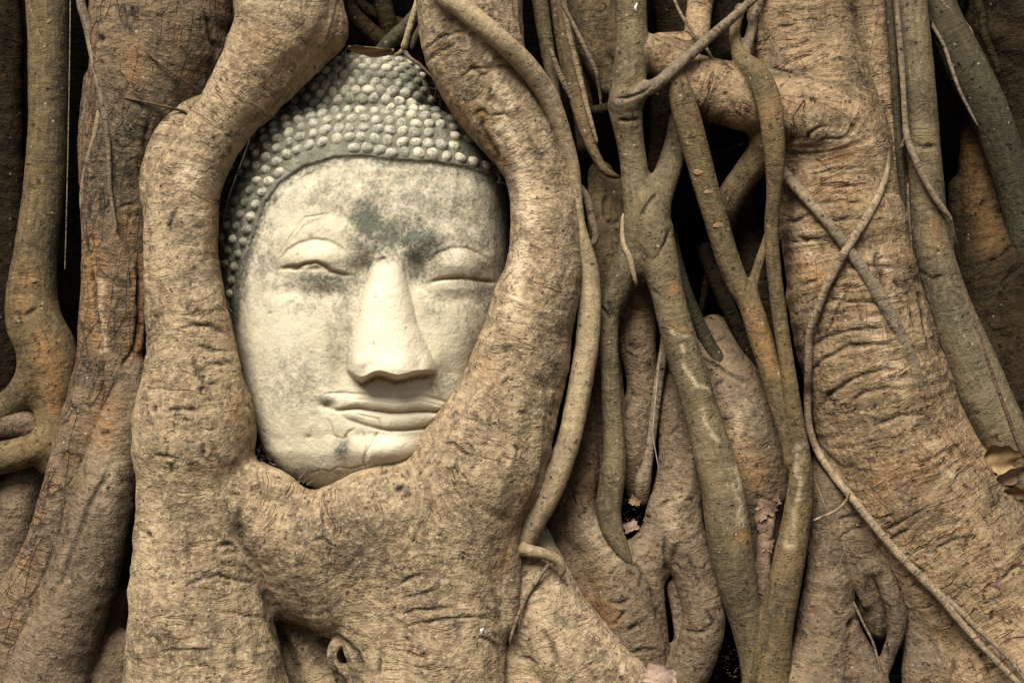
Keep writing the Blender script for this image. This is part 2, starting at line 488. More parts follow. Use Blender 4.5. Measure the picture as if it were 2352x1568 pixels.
EDGES = [((0,0,0),(1,0,0)),((0,1,0),(1,1,0)),((0,0,1),(1,0,1)),((0,1,1),(1,1,1)),
         ((0,0,0),(0,1,0)),((1,0,0),(1,1,0)),((0,0,1),(0,1,1)),((1,0,1),(1,1,1)),
         ((0,0,0),(0,0,1)),((1,0,0),(1,0,1)),((0,1,0),(0,1,1)),((1,1,0),(1,1,1))]

def surface_nets(F, org, h):
    sg = F < 0
    nx, ny, nz = F.shape
    def cs(A, o): return A[o[0]:nx - 1 + o[0], o[1]:ny - 1 + o[1], o[2]:nz - 1 + o[2]]
    cnt = np.zeros((nx - 1, ny - 1, nz - 1), np.int8)
    for a in (0, 1):
        for b in (0, 1):
            for c in (0, 1):
                cnt += cs(sg, (a, b, c))
    idx = np.argwhere((cnt > 0) & (cnt < 8))
    acc = np.zeros((len(idx), 3)); num = np.zeros(len(idx))
    I, J, K = idx.T
    for (a, b) in EDGES:
        fa = F[I + a[0], J + a[1], K + a[2]]; fb = F[I + b[0], J + b[1], K + b[2]]
        m = (fa < 0) != (fb < 0)
        t = np.where(m, fa / np.where(m, fa - fb, 1), 0)
        va = np.array(a, float); vb = np.array(b, float)
        acc += np.where(m[:, None], va + t[:, None] * (vb - va), 0)
        num += m
    V = org + (idx + acc / num[:, None]) * h
    vid = np.full(cnt.shape, -1, np.int32)
    vid[I, J, K] = np.arange(len(idx))
    quads = []
    for ax in range(3):
        o = [0, 0, 0]; o[ax] = 1
        A = sg[:nx - o[0], :ny - o[1], :nz - o[2]]
        Bm = sg[o[0]:, o[1]:, o[2]:]
        e = np.argwhere(A != Bm)
        o1, o2 = [i for i in range(3) if i != ax]
        ok = (e[:, o1] > 0) & (e[:, o2] > 0) & (e[:, o1] < cnt.shape[o1]) & (e[:, o2] < cnt.shape[o2]) & (e[:, ax] < cnt.shape[ax])
        e = e[ok]
        inside = sg[e[:, 0], e[:, 1], e[:, 2]]
        def cell(d1, d2):
            c = e.copy(); c[:, o1] -= d1; c[:, o2] -= d2
            return vid[c[:, 0], c[:, 1], c[:, 2]]
        q = np.stack([cell(0, 0), cell(1, 0), cell(1, 1), cell(0, 1)], 1)
        flip = inside if ax != 1 else ~inside
        q = np.where(flip[:, None], q, q[:, ::-1])
        quads.append(q)
    Q = np.vstack(quads)
    Q = Q[(Q >= 0).all(1)]
    return V, Q

def seg_eval(X, Y, Z, a, b, ra, rb, q):
    d = b - a
    dd = np.array([d[0], d[1] / q, d[2]])
    l2 = max(float(dd @ dd), 1e-12)
    px, py, pz = X - a[0], (Y - a[1]) / q, Z - a[2]
    t = np.clip((px * dd[0] + py * dd[1] + pz * dd[2]) / l2, 0, 1)
    return np.sqrt((px - t * dd[0]) ** 2 + (py - t * dd[1]) ** 2 + (pz - t * dd[2]) ** 2) - (ra + t * (rb - ra)), t

def build_field(strokes, h, band):
    for s in strokes: prep(s)
    lo = np.min([np.min(s['C'] - s['R'][:, None], axis=0) for s in strokes], axis=0) - 0.02
    hi = np.max([np.max(s['C'] + s['R'][:, None], axis=0) for s in strokes], axis=0) + 0.02
    lo[2] = max(lo[2], -0.06)
    hi[2] = min(hi[2], 1.75)
    n = np.ceil((hi - lo) / h).astype(int) + 1
    F = np.full(n, band, np.float32)
    ax = [lo[i] + h * np.arange(n[i]) for i in range(3)]
    for s in strokes:
        C, R, q = s['C'], s['R'], s['q']
        e = R[:, None] * np.array([1, q if q > 1 else 1, 1]) + band
        a0 = np.maximum(((C - e).min(0) - lo) / h, 0).astype(int)
        a1 = np.minimum(((C + e).max(0) - lo) / h + 2, n).astype(int)
        if (a1 <= a0).any(): continue
        G = np.full(a1 - a0, band, np.float32)
        for i in range(len(C) - 1):
            rr = max(R[i], R[i + 1]) + band
            b0 = np.maximum(((np.minimum(C[i], C[i + 1]) - rr) - lo) / h, a0).astype(int)
            b1 = np.minimum(((np.maximum(C[i], C[i + 1]) + rr) - lo) / h + 2, a1).astype(int)
            if (b1 <= b0).any(): continue
            d, _ = seg_eval(ax[0][b0[0]:b1[0], None, None], ax[1][None, b0[1]:b1[1], None], ax[2][None, None, b0[2]:b1[2]], C[i], C[i + 1], R[i], R[i + 1], q)
            sl = tuple(slice(b0[j] - a0[j], b1[j] - a0[j]) for j in range(3))
            G[sl] = np.minimum(G[sl], d)
        sl = tuple(slice(a0[j], a1[j]) for j in range(3))
        A = F[sl]
        k = s['k'] * S
        hh = np.maximum(k - np.abs(A - G), 0) / k
        F[sl] = np.minimum(A, G) - hh * hh * k * 0.25
    return F, lo

def straighten(V, strokes):
    """along / across coordinates of the nearest strokes, blended; and index of the nearest stroke"""
    n = len(V)
    W = np.zeros(n); WM = np.zeros(n); RC = np.zeros((n, 3)); best = np.full(n, 9.0); who = np.zeros(n, int); rad = np.zeros(n)
    dmins, rcs = [], []
    for si, s in enumerate(strokes):
        C, R = s['C'], s['R']
        dm = np.full(n, 9.0); rc = np.zeros((n, 3)); rl = np.zeros(n)
        box0 = (C - R[:, None]).min(0) - 0.04; box1 = (C + R[:, None]).max(0) + 0.04
        sel = np.nonzero(((V > box0) & (V < box1)).all(1))[0]
        qv = np.array([1, 1 / s['q'], 1])
        for ch in range(0, len(sel), 20000):
            sc_ = sel[ch:ch + 20000]
            D = V[sc_][:, None, :] - C[None]
            d2 = ((D * qv) ** 2).sum(2)
            dm[sc_] = (np.sqrt(d2) - R[None]).min(1)
            sg2 = 2 * (1.1 * s['L'].mean() + 0.002) ** 2
            w = np.exp(-(d2 - d2.min(1)[:, None]) / sg2)
            w /= w.sum(1)[:, None]
            c = w @ C; Nn = w @ s['N']; Bb = w @ s['B']
            rel = V[sc_] - c
            rc[sc_] = np.stack([w @ s['u'], (rel * Nn).sum(1) + s['cen'][0], (rel * Bb).sum(1) + s['cen'][1]], 1)
            rl[sc_] = w @ R
        dmins.append(dm); rcs.append(rc)
        m = dm < best
        best[m] = dm[m]; who[m] = si
        rad[m] = rl[m]
    for dm, rc in zip(dmins, rcs):
        w = np.exp(-np.clip(dm - best, 0, 1) / 0.0045)
        w[dm > 5] = 0
        W += w; WM = np.maximum(WM, w); RC += w[:, None] * rc
    return RC / W[:, None], who, rad, 1 - sm(0.55, 0.92, WM / W)

def poly_dist(px, py, pts):
    """distance to polyline in sheet units, with fraction along"""
    pts = np.asarray(pts, float)
    best = np.full(len(px), 1e9); fr = np.zeros(len(px))
    if len(pts) == 1:
        return np.hypot(px - pts[0, 0], py - pts[0, 1]), fr
    L = np.concatenate([[0], np.cumsum(np.hypot(*(pts[1:] - pts[:-1])[:, :2].T))])
    for i in range(len(pts) - 1):
        a, b = pts[i, :2], pts[i + 1, :2]
        d = b - a
        t = np.clip(((px - a[0]) * d[0] + (py - a[1]) * d[1]) / max(d @ d, 1e-9), 0, 1)
        q = np.hypot(px - a[0] - t * d[0], py - a[1] - t * d[1])
        m = q < best
        best[m] = q[m]; fr[m] = ((L[i] + t * (L[i + 1] - L[i])) / L[-1])[m]
    return best, fr

def marks(V, N, paints, creases, seed=3, wmin=3.0):
    px, py, y = sheet_of(V)
    fr = np.clip(-N[:, 1] * 2.5 + 0.3, 0, 1)
    wob = np.stack([px / 30, py / 30, y / 30], 1)
    jx = 5 * vnoise(wob, seed); jy = 5 * vnoise(wob, seed + 9)
    at = {k: np.zeros(len(V)) for k in ('green', 'orange', 'pale', 'dark', 'crease')}
    disp = np.zeros(len(V))
    for (kind, pts, w, amt) in paints:
        d, f = poly_dist(px + 2 * jx, py + 2 * jy, pts)
        at[kind] = np.maximum(at[kind], amt * np.exp(-(d / w) ** 2) * fr)
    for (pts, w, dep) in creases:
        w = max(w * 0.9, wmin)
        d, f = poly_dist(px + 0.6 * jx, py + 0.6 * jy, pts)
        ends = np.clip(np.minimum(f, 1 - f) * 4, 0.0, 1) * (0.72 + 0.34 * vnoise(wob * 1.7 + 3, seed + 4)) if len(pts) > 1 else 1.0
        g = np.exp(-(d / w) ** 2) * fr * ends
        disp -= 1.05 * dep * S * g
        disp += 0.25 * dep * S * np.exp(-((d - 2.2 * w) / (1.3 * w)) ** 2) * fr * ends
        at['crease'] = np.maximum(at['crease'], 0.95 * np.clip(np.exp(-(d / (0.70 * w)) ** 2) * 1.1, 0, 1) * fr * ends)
    return at, disp

def rotm(a, b, c):
    ca, sa, cb, sb, cc, sc_ = math.cos(a), math.sin(a), math.cos(b), math.sin(b), math.cos(c), math.sin(c)
    return np.array([[1, 0, 0], [0, ca, -sa], [0, sa, ca]]) @ np.array([[cb, 0, sb], [0, 1, 0], [-sb, 0, cb]]) @ np.array([[cc, -sc_, 0], [sc_, cc, 0], [0, 0, 1]])
ROT = rotm(0.7, 0.9, 0.5)

def fused(name, label, cat, mat, strokes, parts=None, h=0.0032, lump=5.0, ring=1.4, ringf=75.0, paints=(), creases=(), key=None, group=None, seed=1, mats=None, band=0.03, flute=2.0, bands=0.0):
    """one root system: a top-level Empty with one mesh per limb, cut out of one continuous smooth surface"""
    F, lo = build_field(strokes, h, band)
    V, Q = surface_nets(F, lo, h)
    N = vnormals(V, Q)
    # keep the orientation outward
    RC, who, rad, nor = straighten(V, strokes)
    amp = np.clip(rad / 0.045, 0.25, 1.25)
    d = lump * S * amp * (fbm(V * 13 + seed * 3.1, 3, seed) + 0.5 * fbm(V * 38 + seed, 2, seed + 5))
    d += 3.2 * S * nor * fbm(V * 55 + seed * 2.2, 3, seed + 21)
    fl = vnoise(np.c_[RC[:, 0] * 2.2, RC[:, 1] * 24, RC[:, 2] * 24] + 0.6 * vnoise(RC * 9, seed + 31)[:, None], seed + 30)
    d += flute * S * amp * (1 - np.abs(fl) * 2.2) * (0.3 + 0.7 * sm(-0.2, 0.3, fbm(V * 5, 2, seed + 33)))
    if bands: d += bands * S * amp * (vnoise((RC + 0.01 * vnoise(RC * 14, seed + 40)[:, None]) * np.array([24, 2.5, 2.5]), seed + 41))
    rw = RC.copy()
    rw[:, 0] += 0.012 * vnoise(RC * 22, seed + 2)
    rg = vnoise((rw * np.array([ringf, 9, 9])) @ ROT, seed + 7) + 0.6 * vnoise((rw * np.array([ringf * 1.9, 20, 20])) @ ROT, seed + 8)
    mod = 0.35 + 0.65 * sm(-0.25, 0.35, fbm(RC * 7, 2, seed + 12))
    d += ring * S * amp * rg * mod * (1 - 0.8 * nor)
    V = V + N * d[:, None]
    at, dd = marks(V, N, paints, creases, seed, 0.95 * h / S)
    V = V + N * dd[:, None]
    N = vnormals(V, Q)
    register(key or name + str(len(FRONT)), strokes)
    names = [s['part'] for s in strokes]
    base = np.array([V[:, 0].mean(), V[:, 1].mean(), 0.0])
    uniq = list(dict.fromkeys(names))
    multi = len(uniq) > 1
    pid = np.array([uniq.index(n) for n in names])[who]
    fp = pid[Q[:, 0]]
    at['rc'] = RC
    at['noring'] = 0.85 * nor
    root = empty(name, base, label, cat, group) if multi else None
    for ui, u in enumerate(uniq):
        f = Q[fp == ui]
        if not len(f): continue
        used, inv = np.unique(f, return_inverse=True)
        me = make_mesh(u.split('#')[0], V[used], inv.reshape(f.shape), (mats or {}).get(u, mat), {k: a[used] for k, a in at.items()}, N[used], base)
        if multi:
            link(u.split('#')[0], me, root)
        else:
            root = link(name, me)
            root.location = base
            tag(root, label, cat, group)
    return root

# ------------------------------------------------------------------ single roots, vines and rootlets: swept tubes
def tube_mesh(pts, seg=14, seed=1, wob=0.06, step=4.0, taper=(True, True), ring=0.03):
    D = resample(pts, step)
    st = dict(pts=D, k=5, q=1.0, part='')
    prep(st)
    C, R, N, B = st['C'], st['R'].copy(), st['N'], st['B']
    n = len(C)
    a = np.linspace(0, 2 * np.pi, seg, endpoint=False)
    s0 = np.arange(n)
    if taper[0]: R = R * np.clip((s0 + 0.15) / 3.0, 0, 1) ** 0.5
    if taper[1]: R = R * np.clip((n - 1 - s0 + 0.15) / 3.0, 0, 1) ** 0.5
    circ = np.cos(a)[None, :, None] * N[:, None] + np.sin(a)[None, :, None] * B[:, None]
    V = (C[:, None] + circ * R[:, None, None]).reshape(-1, 3)
    u = np.repeat(st['u'], seg)
    rr = np.repeat(R, seg)
    nz = fbm(np.c_[u * 14, np.tile(np.cos(a), n) * 0.9, np.tile(np.sin(a), n) * 0.9] + seed * 7.7, 3, seed)
    nz2 = vnoise(np.c_[u * 140, np.tile(np.cos(a), n) * 0.6, np.tile(np.sin(a), n) * 0.6], seed + 3)
    V = V + circ.reshape(-1, 3) * (rr * (wob * 2 * nz + ring * nz2))[:, None]
    rc = np.stack([u, np.tile(np.cos(a), n) * rr + st['cen'][0], np.tile(np.sin(a), n) * rr + st['cen'][1]], 1)
    i = np.arange(n - 1)[:, None]; j = np.arange(seg)[None]
    Fq = np.stack([i * seg + j, i * seg + (j + 1) % seg, (i + 1) * seg + (j + 1) % seg, (i + 1) * seg + j], -1).reshape(-1, 4)
    c0 = np.arange(seg)[::-1][None]; c1 = (np.arange(seg) + (n - 1) * seg)[None]
    return V, [Fq, c0, c1], rc, st

def drape(pts, keys, sink=0.55, lift=0.0, smooth=3):
    """fill in depth so the vine lies on the roots under it (pts: px, py, r)"""
    D = resample([(p[0], p[1], 0.0, p[2]) for p in pts], 6.0)
    y = np.array([front(a, b, keys) for a, b in D[:, :2]])
    bad = y > 800
    if bad.all(): y[:] = 0
    elif bad.any():
        ix = np.arange(len(y)); y[bad] = np.interp(ix[bad], ix[~bad], y[~bad])
    y = y - D[:, 3] * sink - lift
    for _ in range(smooth):
        yp = np.pad(y, 1, mode='edge')
        y = np.minimum(y, (yp[:-2] + yp[1:-1] + yp[2:]) / 3) * 0.5 + 0.5 * (yp[:-2] + yp[1:-1] + yp[2:]) / 3
    D[:, 2] = y
    return [tuple(r) for r in D]

def tube(name, label, cat, mat, pts, parent=None, seg=14, seed=1, wob=0.06, group=None, key=None, paints=(), creases=(), step=4.0, ring=0.03, taper=(True, True)):
    V, Fq, rc, st = tube_mesh(pts, seg, seed, wob, step, taper, ring)
    N = vnormals(V, Fq[0])
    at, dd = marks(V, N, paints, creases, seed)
    V = V + N * dd[:, None]
    at['rc'] = rc
    base = np.array([V[:, 0].mean(), V[:, 1].mean(), V[:, 2].min()]) if parent is None else np.array(parent.location)
    o = link(name, make_mesh(name, V, Fq, mat, at, None, base), parent)
    if parent is None:
        o.location = base
        tag(o, label, cat, group)
    if key: register(key, [st])
    return o
# ------------------------------------------------------------------ the ground and the old trunk behind everything
def ground():
    n = 90
    g = np.linspace(-1, 1, n)
    g = np.sign(g) * (np.abs(g) ** 2.6) * 40
    X, Y = np.meshgrid(g, g, indexing='ij')
    V = np.c_[X.ravel(), Y.ravel(), np.zeros(n * n)]
    V[:, 2] = 0.012 * fbm(V * np.array([6, 6, 1]), 3, 5) - 0.004
    i = np.arange(n - 1)[:, None]; j = np.arange(n - 1)[None]
    F = np.stack([i * n + j, (i + 1) * n + j, (i + 1) * n + j + 1, i * n + j + 1], -1).reshape(-1, 4)
    o = link('ground', make_mesh('ground', V, F, M['soil']))
    tag(o, 'bare dark soil around the foot of the tree', None, None, 'structure')
ground()

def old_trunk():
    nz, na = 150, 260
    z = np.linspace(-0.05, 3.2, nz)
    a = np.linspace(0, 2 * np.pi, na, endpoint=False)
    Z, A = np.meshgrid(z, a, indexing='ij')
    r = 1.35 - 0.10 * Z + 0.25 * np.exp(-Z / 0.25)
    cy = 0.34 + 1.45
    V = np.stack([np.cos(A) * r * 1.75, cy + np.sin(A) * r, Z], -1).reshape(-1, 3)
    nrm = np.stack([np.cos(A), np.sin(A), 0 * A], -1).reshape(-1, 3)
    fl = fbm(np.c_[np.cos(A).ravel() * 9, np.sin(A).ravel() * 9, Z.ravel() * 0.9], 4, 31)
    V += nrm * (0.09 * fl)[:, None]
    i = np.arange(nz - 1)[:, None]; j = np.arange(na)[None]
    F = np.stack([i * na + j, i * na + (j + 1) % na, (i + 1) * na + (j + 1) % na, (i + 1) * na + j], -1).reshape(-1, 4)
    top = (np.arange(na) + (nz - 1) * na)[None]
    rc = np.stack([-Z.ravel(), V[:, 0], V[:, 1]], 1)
    o = link('old_tree', make_mesh('old_tree', V, [F, top], M['black'], {'rc': rc}))  # backing trunk put in to keep the gaps dark, shade in its colour
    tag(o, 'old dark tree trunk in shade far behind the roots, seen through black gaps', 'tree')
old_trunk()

# ------------------------------------------------------------------ the roots that hold the head
hold = [
 P('root_arm#left', [(640,-700,300,100),(650,-320,140,118),(662,-110,55,124),(658,10,25,118),(636,95,12,110),(577,185,4,90),(514,278,2,72),(466,350,2,73),(429,430,0,81),(417,520,0,84),(417,620,0,85),(428,720,0,92),(440,815,0,102),(440,905,-2,118),(445,1000,-5,132)], 10),
 P('root_arm#left', [(735,25,34,52),(740,72,32,60),(712,112,40,48)], 22),
 P('root_arm#left', [(478,210,150,30),(432,258,108,42),(395,335,72,50),(372,420,48,50),(375,520,45,44)], 12),
 P('root_arm#right', [(1080,-700,300,105),(1080,-320,140,118),(1082,-110,20,124),(1084,60,-8,121),(1120,190,-12,103),(1178,285,-14,89),(1225,370,-14,77),(1246,440,-12,73),(1252,530,-10,79),(1244,640,-8,91),(1222,715,-8,100),(1203,790,-8,104),(1183,865,-8,111),(1159,940,-8,120),(1105,1085,-12,140)], 12),
 P('root_base', [(445,960,-5,130),(440,1100,-8,128),(437,1220,-8,126),(445,1340,-12,145),(462,1470,-18,172),(480,1640,-20,200)], 40, 0.82),
 P('root_base', [(1105,1060,-12,142),(1055,1170,-12,148),(1022,1290,-12,146),(1012,1420,-14,150),(1008,1520,-16,156),(1005,1680,-20,175)], 40, 0.82),
 P('root_base', [(470,1140,-2,96),(580,1172,-6,92),(690,1232,-16,96),(800,1212,-22,106),(900,1175,-22,108),(1000,1150,-16,110)], 30, 0.9),
 P('root_base', [(590,1150,0,82),(632,1235,8,84),(666,1312,26,80),(690,1370,50,66)], 40, 0.85),
 P('root_base', [(722,1236,-12,96),(742,1300,-8,106),(764,1366,10,90),(784,1400,30,70)], 40, 0.8),
 P('root_base', [(868,1196,-20,106),(880,1290,-18,114),(892,1400,-12,100),(890,1470,-6,84)], 46, 0.8),
 P('root_base', [(585,1108,-44,36),(635,1116,-44,37),(680,1146,-44,32)], 24),
 P('root_base', [(660,1400,165,60),(705,1470,160,82),(748,1570,150,90),(758,1660,150,100)], 20),
 P('curled_rootlet', [(790,1455,10,15),(768,1482,-10,13),(762,1508,-20,12),(772,1530,-22,12),(794,1541,-20,12),(814,1550,-16,12),(826,1572,-10,13),(830,1620,-6,14)], 6),
 P('root_base', [(835,1465,-20,40),(850,1530,-25,42),(850,1640,-25,50)], 35),
 P('root_base', [(1150,1200,-40,40),(1162,1300,-35,36),(1150,1420,-30,40)], 25),
]
hold_creases = [
 ([(403,775),(415,758),(445,748),(480,749),(508,760),(522,775)], 4.5, 6), ([(432,800),(445,820),(452,850),(468,875),(478,905)], 6, 7),
 ([(370,945),(400,938),(430,938),(465,945)], 5, 7), ([(350,1048),(380,1046),(405,1049)], 4, 5), ([(465,1015),(472,1050)], 6, 6),
 ([(455,905),(475,885),(500,880)], 3, 3), ([(410,470),(400,495),(390,520),(395,545)], 5, 4), ([(446,790),(480,800),(525,812)], 3, 3),
 ([(470,835),(500,835),(525,842)], 2.5, 2.5), ([(340,1230)], 7, 8), ([(560,1130),(548,1180),(556,1250),(590,1310),(600,1350)], 9, 7),
 ([(470,1330),(500,1322),(550,1332),(600,1342)], 4, 5), ([(420,1350),(450,1333),(480,1325)], 4, 5), ([(490,1258),(530,1250),(545,1268),(505,1275)], 4, 5),
 ([(1150,155),(1110,172),(1075,155)], 3, 2.5), ([(1215,150),(1150,156),(1085,160),(1052,185)], 3.5, 3), ([(960,130),(1000,95),(1045,75),(1090,70)], 3.5, 4), ([(975,150),(1010,118),(1050,100)], 3, 3),
 ([(1085,265),(1110,255),(1125,275)], 4, 5), ([(1105,262),(1110,300),(1135,345),(1150,385)], 7, 8), ([(1130,270),(1160,262),(1180,278)], 3, 3),
 ([(1150,885),(1170,872),(1188,880)], 4, 4), ([(1005,1010),(1040,1020),(1075,1045),(1100,1060)], 4, 4), ([(900,1128),(925,1120),(940,1135),(915,1142)], 7, 8), ([(868,1085),(895,1080)], 4, 4),
 ([(930,1078),(935,1095)], 6, 5), ([(1190,945),(1210,955)], 6, 6), ([(700,1250),(740,1235),(760,1255),(752,1290)], 3.5, 3.5), ([(910,1345),(950,1325),(980,1315)], 4, 4), ([(920,1375),(960,1365),(1010,1355)], 3, 3),
 ([(900,1410),(950,1402),(1000,1398),(1050,1396)], 3.5, 3), ([(920,1440),(1000,1425),(1080,1415),(1140,1420)], 3, 3), ([(1090,1460),(1120,1468),(1150,1490)], 4, 4),
 ([(770,1490),(765,1525),(780,1560)], 4, 4), ([(870,1500),(868,1560)], 4, 4), ([(500,1400),(560,1412),(620,1420)], 2.5, 2.5), ([(350,1500),(420,1490),(500,1492)], 2.5, 2.5),
 ([(440,1420),(445,1445)], 3, 3), ([(360,930),(352,950)], 5, 5), ([(395,1060),(398,1090)], 3, 3), ([(1180,1020),(1195,1040)], 5, 5),
 ([(625,1425),(640,1455),(670,1500),(690,1568)], 14, 10), ([(590,1290),(604,1350),(628,1420)], 9, 8),
 ([(760,1455),(790,1475),(822,1500),(838,1560)], 9, 10),
]
hold_paints = [
 ('pale', [(1150,255),(1175,310),(1190,370),(1215,440),(1215,520),(1195,600),(1180,660),(1165,720)], 20, 0.85), ('pale', [(1095,60),(1115,110),(1145,190),(1165,240)], 13, 0.8), ('pale', [(1075,75),(1085,110)], 7, 0.6),
 ('pale', [(440,395),(432,420)], 28, 0.9), ('pale', [(460,480),(455,560),(462,660)], 40, 0.35), ('pale', [(1225,430),(1230,520)], 14, 0.7),  # small pale spots paint the brightest highlights on both arms
 ('orange', [(1100,255),(1130,320),(1150,380)], 10, 0.9), ('orange', [(505,480),(500,560)], 22, 0.5), ('orange', [(545,920),(560,1000)], 22, 0.4), ('orange', [(600,120),(680,130),(740,110)], 45, 0.35), ('orange', [(1010,210),(1060,280)], 30, 0.5),
 ('orange', [(1210,1130),(1180,1220),(1150,1300)], 26, 0.45), ('orange', [(1100,830),(1130,870)], 20, 0.4),
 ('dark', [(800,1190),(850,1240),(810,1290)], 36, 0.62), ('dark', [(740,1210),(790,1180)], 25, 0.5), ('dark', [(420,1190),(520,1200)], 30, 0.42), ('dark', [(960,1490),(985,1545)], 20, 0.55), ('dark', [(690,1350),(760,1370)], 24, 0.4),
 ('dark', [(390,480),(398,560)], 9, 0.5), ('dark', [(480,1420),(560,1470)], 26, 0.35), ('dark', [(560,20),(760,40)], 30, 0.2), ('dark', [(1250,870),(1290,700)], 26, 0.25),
 ('dark', [(640,1440),(720,1500),(800,1540)], 42, 0.5),  # paints the shade inside the bottom hollow
]
FR = fused('clasping_root', 'massive pale tan root whose two arms and broad base clasp the stone head', 'tree root', M['tan'], hold, h=0.0028, lump=4.5, ring=1.2, flute=3.2, bands=1.5, paints=hold_paints, creases=hold_creases, key='hold', seed=1)

# ------------------------------------------------------------------ fissured trunk left of it and its two feet
left = [
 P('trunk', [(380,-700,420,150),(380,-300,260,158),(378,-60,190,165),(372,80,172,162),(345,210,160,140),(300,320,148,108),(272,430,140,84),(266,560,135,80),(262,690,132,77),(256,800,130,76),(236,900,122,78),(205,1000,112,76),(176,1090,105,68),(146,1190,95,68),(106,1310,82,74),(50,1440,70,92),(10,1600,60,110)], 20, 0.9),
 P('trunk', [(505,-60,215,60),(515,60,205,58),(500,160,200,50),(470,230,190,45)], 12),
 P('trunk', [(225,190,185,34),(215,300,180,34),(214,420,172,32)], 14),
 P('foot_root', [(295,850,110,40),(288,950,92,56),(262,1060,72,66),(232,1170,62,72),(205,1280,52,76),(165,1400,42,84),(120,1520,35,95),(90,1640,30,110)], 10, 0.95),
 P('foot_root', [(262,1500,110,60),(240,1600,100,80)], 14),
 P('foot_root', [(270,1380,200,34),(245,1480,180,44),(215,1600,160,60)], 14),
]
left_creases = [
 ([(205,590),(212,640),(222,700),(228,740),(230,790)], 5, 9), ([(318,590),(322,660),(320,720),(310,790),(304,830)], 6, 10), ([(340,500),(345,560),(340,640)], 6, 8), ([(196,540),(202,600)], 4, 6),
 ([(300,625),(304,660)], 4, 5), ([(280,840),(298,815),(310,790)], 3.5, 5), ([(225,1000),(250,990)], 7, 6), ([(265,475),(320,470)], 3, 3), ([(200,415),(220,408)], 4, 4),
 ([(470,20),(488,90),(500,140)], 7, 8), ([(240,870),(232,900)], 3, 4), ([(205,460),(206,520)], 3, 4), ([(345,250),(335,320),(330,400)], 5, 5), ([(300,10),(315,60)], 5, 4), ([(266,320),(272,345)], 6, 4),
 ([(265,1055),(240,1100),(205,1160),(170,1250),(140,1330),(110,1380)], 8, 5), ([(232,90)], 9, 8),
]
left_paints = [
 ('orange', [(205,560),(210,680),(225,780)], 28, 0.7), ('orange', [(330,600),(322,700),(318,800)], 24, 0.8), ('orange', [(300,120),(310,180)], 26, 0.6), ('orange', [(240,930),(235,1010)], 30, 0.5), ('orange', [(300,520),(290,580)], 26, 0.4), ('orange', [(410,60),(400,120)], 20, 0.3),
 ('green', [(380,210),(300,300),(260,450)], 50, 0.75), ('green', [(440,60),(430,150)], 40, 0.6), ('green', [(280,1070),(220,1260),(170,1400)], 34, 0.3), ('green', [(470,250),(400,180)], 30, 0.4),
 ('dark', [(300,20),(290,60)], 20, 0.9), ('dark', [(268,310),(266,340)], 15, 0.8), ('dark', [(285,1180),(265,1330),(220,1440),(180,1540)], 40, 0.45), ('dark', [(325,560),(320,640)], 22, 0.35),  # right-edge dark strokes paint the shaded side of trunk and foot
 ('pale', [(230,650),(236,720),(240,800)], 10, 0.6), ('pale', [(260,1060),(240,1180)], 24, 0.3),
]
fused('fissured_tree', 'fissured reddish brown trunk left of the pale clasping root, splitting into two feet below', 'tree', M['fissured'], left, h=0.003, lump=4.5, ring=1.3, flute=3.0, bands=1.5, paints=left_paints, creases=left_creases, key='left', seed=2, mats={'foot_root': M['brown']})

# far left
fused('aerial_root', 'straight brown pole root at far left with a swollen knee and branching foot', 'aerial root', M['olive'], [
 P('stem', [(112,-600,330,46),(110,-250,230,50),(108,-60,182,49),(111,80,175,46),(111,200,172,45),(107,340,170,44),(97,470,165,47),(82,580,160,50),(73,680,155,58),(80,745,150,64),(108,800,145,64),(121,865,145,60),(122,930,145,46),(124,1000,140,38),(118,1060,145,36)], 20),
 P('side_root', [(95,830,150,45),(70,880,150,40),(30,925,155,36),(-20,955,160,38),(-80,975,165,38)], 30),
 P('side_root', [(128,985,140,34),(100,1018,125,34),(50,1040,115,36),(0,1052,115,38),(-70,1062,120,40)], 22),
], h=0.0034, lump=4.0, ring=0.8, key='pole', seed=3, paints=[('orange', [(100,780),(120,850),(128,930)], 26, 0.7), ('dark', [(145,0),(145,300),(138,560),(125,650)], 30, 0.85), ('orange', [(62,640),(50,700)], 22, 0.5), ('dark', [(130,700),(160,790)], 16, 0.5)],  # long dark strip paints the pole's shaded right side
 creases=[([(30,725),(60,722),(95,705)], 4, 4), ([(70,760),(90,800),(95,830)], 4, 4)])
fused('gnarled_root', 'grey gnarled root lump at the far left edge under the knee of the pole root', 'tree root', M['brown'], [P('gnarled_root', [(-60,960,190,50),(10,968,170,46),(60,975,165,38),(85,1000,170,26)], 20)], h=0.0035, lump=9, ring=1.5, key='lump', seed=4)
fused('curving_root', 'stout brown root curving down the bottom left corner below the horizontal side root', 'tree root', M['brown'], [P('curving_root', [(110,1092,215,36),(62,1110,190,46),(36,1165,176,52),(30,1240,176,48),(12,1320,172,44),(-28,1400,166,50),(-60,1500,160,64)], 20)], h=0.0035, lump=5, ring=2.2, key='corner', seed=5)
tube('shaded_root', 'dark brown root in deep shade at the top left edge, behind the pole root', 'aerial root', M['dark'], [(5,-500,420,50),(8,-60,370,44),(12,200,360,42),(14,400,355,40),(10,600,350,44),(0,800,350,52),(-10,1000,350,60),(-10,1500,300,70)], seg=28, seed=6, step=9)
tube('hanging_thread', 'fine straight hanging rootlet in the dark gap beside the pole root', 'rootlet', M['twig'], [(162,-120,150,1.6),(161,60,150,1.5),(157,300,148,1.5),(152,520,146,1.4),(149,620,146,1.2)], seg=6, seed=7)
tube('side_pole', 'plain brown root just beyond the left edge of the view', 'aerial root', M['olive'], [(-170,-600,300,50),(-160,0,230,55),(-150,600,200,60),(-190,1100,170,70),(-240,1640,150,90)], seg=28, seed=8, step=10)

